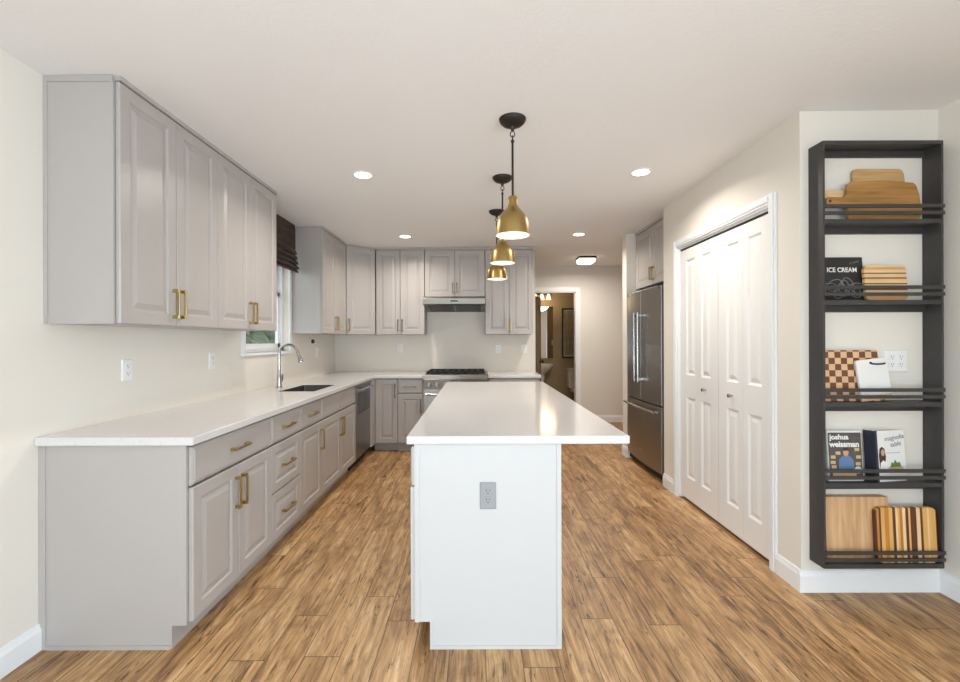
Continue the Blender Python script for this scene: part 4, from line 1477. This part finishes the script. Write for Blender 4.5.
# fourth shelf: two cookbooks
z = SHZ[3]
t, c = book('cookbook', 'cookbook with a person in a blue shirt on its dark cover, white lettering above', 1.800, z, 0.176, 0.252, 0.028, 'bookwhite', 'bookwhite', 2.250, 0.07)
p = MB().prism(rrect(0.004, 0.174, 0.006, 0.244, 0.003, 2), 'Y', -0.0004, 0.0).build('cover_photo', 'slate', c)
text('title_lettering', 'joshua', 0.036, (0.012, -0.0010, 0.210), 'ink', c, bold=0.0012, sx=1.05)
text('title_lettering', 'weissman', 0.040, (0.010, -0.0010, 0.172), 'ink', c, bold=0.0014, sx=0.98)
for x, zz in ((0.014, 0.112), (0.016, 0.062), (0.138, 0.150), (0.144, 0.112), (0.040, 0.132), (0.140, 0.078), (0.012, 0.085)):
    MB().box(x, x + 0.024, -0.0008, 0, zz, zz + 0.016).build('printed_jar', 'tan', c)
MB().prism([(0.050, 0.03), (0.056, 0.108), (0.076, 0.128), (0.108, 0.128), (0.128, 0.108), (0.136, 0.03)], 'Y', -0.0010, 0).build('printed_shirt', 'shirt', c)
MB().prism([(0.092 + 0.014 * math.cos(a_), 0.144 + 0.020 * math.sin(a_)) for a_ in [2 * PI * i / 18 for i in range(18)]], 'Y', -0.0012, 0).build('printed_face', 'skin', c)
MB().prism([(0.092 + 0.0155 * math.cos(a_), 0.152 + 0.015 * math.sin(a_)) for a_ in [i * PI / 10 for i in range(11)]], 'Y', -0.0014, 0).build('printed_hair', 'hairink', c)
MB().lathe([(0.018, -0.0012), (0.018, 0.0)], (0.150, 0, 0.055), 'Y', 20).build('round_seal', 'ink', c)
MB().box(0.020, 0.140, -0.0012, 0, 0.020, 0.050).build('printed_table', 'tan', c)
t, c = book('cookbook', 'white cookbook with navy spine showing a long-haired person and a green dish', 2.026, z, 0.176, 0.256, 0.058, 'bookwhite', 'booknavy', 2.226, 0.06, 0.16)
MB().box(-0.002, 0.012, -0.0004, 0.0, 0, 0.258).build('navy_cover_edge', 'booknavy', c)
text('script_lettering', 'magnolia', 0.034, (0.056, -0.0008, 0.202), 'grayink', c, rot=(PI / 2, -0.12, 0))
text('script_lettering', 'table', 0.034, (0.090, -0.0008, 0.172), 'grayink', c, rot=(PI / 2, -0.12, 0))
MB().box(0.064, 0.146, -0.0006, 0, 0.142, 0.144).build('fine_line', 'grayink', c)
MB().prism([(0.020, 0.070), (0.016, 0.130), (0.022, 0.165), (0.036, 0.176), (0.052, 0.164), (0.058, 0.125), (0.050, 0.074)], 'Y', -0.0006, 0).build('printed_hair', 'hairink', c)
MB().prism([(0.040 + 0.011 * math.cos(a_), 0.146 + 0.017 * math.sin(a_)) for a_ in [2 * PI * i / 16 for i in range(16)]], 'Y', -0.0010, 0).build('printed_face', 'skin', c)
MB().prism([(0.018, 0.030), (0.024, 0.094), (0.040, 0.108), (0.064, 0.092), (0.074, 0.030)], 'Y', -0.0008, 0).build('printed_blouse', 'ink', c)
MB().prism([(0.082, 0.072), (0.090, 0.096), (0.102, 0.090), (0.112, 0.108), (0.124, 0.092), (0.140, 0.096), (0.148, 0.072)], 'Y', -0.0006, 0).build('printed_greens', 'green', c)
MB().prism([(0.060, 0.044), (0.074, 0.072), (0.158, 0.072), (0.164, 0.044)], 'Y', -0.0005, 0).build('printed_plate', 'tan', c)

# bottom shelf
z = UZ0 + 0.022
t = stand('cutting_board', 'thick plain oak cutting board standing on the bottom shelf', 'cutting board', 1.785, z, 2.246, 0.05, group=GCB)
MB().box(0, 0.325, 0, 0.045, 0, 0.322).build('board', 'oak', t, bevel=0.002)
W0, W1, W2, W3 = srgb(96, 52, 30), srgb(224, 170, 96), srgb(236, 200, 150), srgb(190, 128, 58)
vs = [(0, W0), (0.006, W3), (0.016, W0), (0.026, W1), (0.046, W3), (0.066, W1), (0.086, W0), (0.100, W2), (0.112, W1), (0.122, W3), (0.136, W2), (0.152, W0), (0.166, W1), (0.176, W0),
      (0.206, W2), (0.226, W0), (0.238, W1), (0.262, W2), (0.270, W1), (0.304, W0), (0.312, W0)]
t = stand('cutting_board', 'rounded cutting board with bold vertical wood stripes on the bottom shelf', 'cutting board', 2.020, z, 2.222, 0.05, group=GCB)
MB().prism(rrect(0, 0.312, 0, 0.276, 0.03, 6), 'Y', 0, 0.022).build('board', stripes('bold_striped_wood', 'X', vs), t, bevel=0.004)
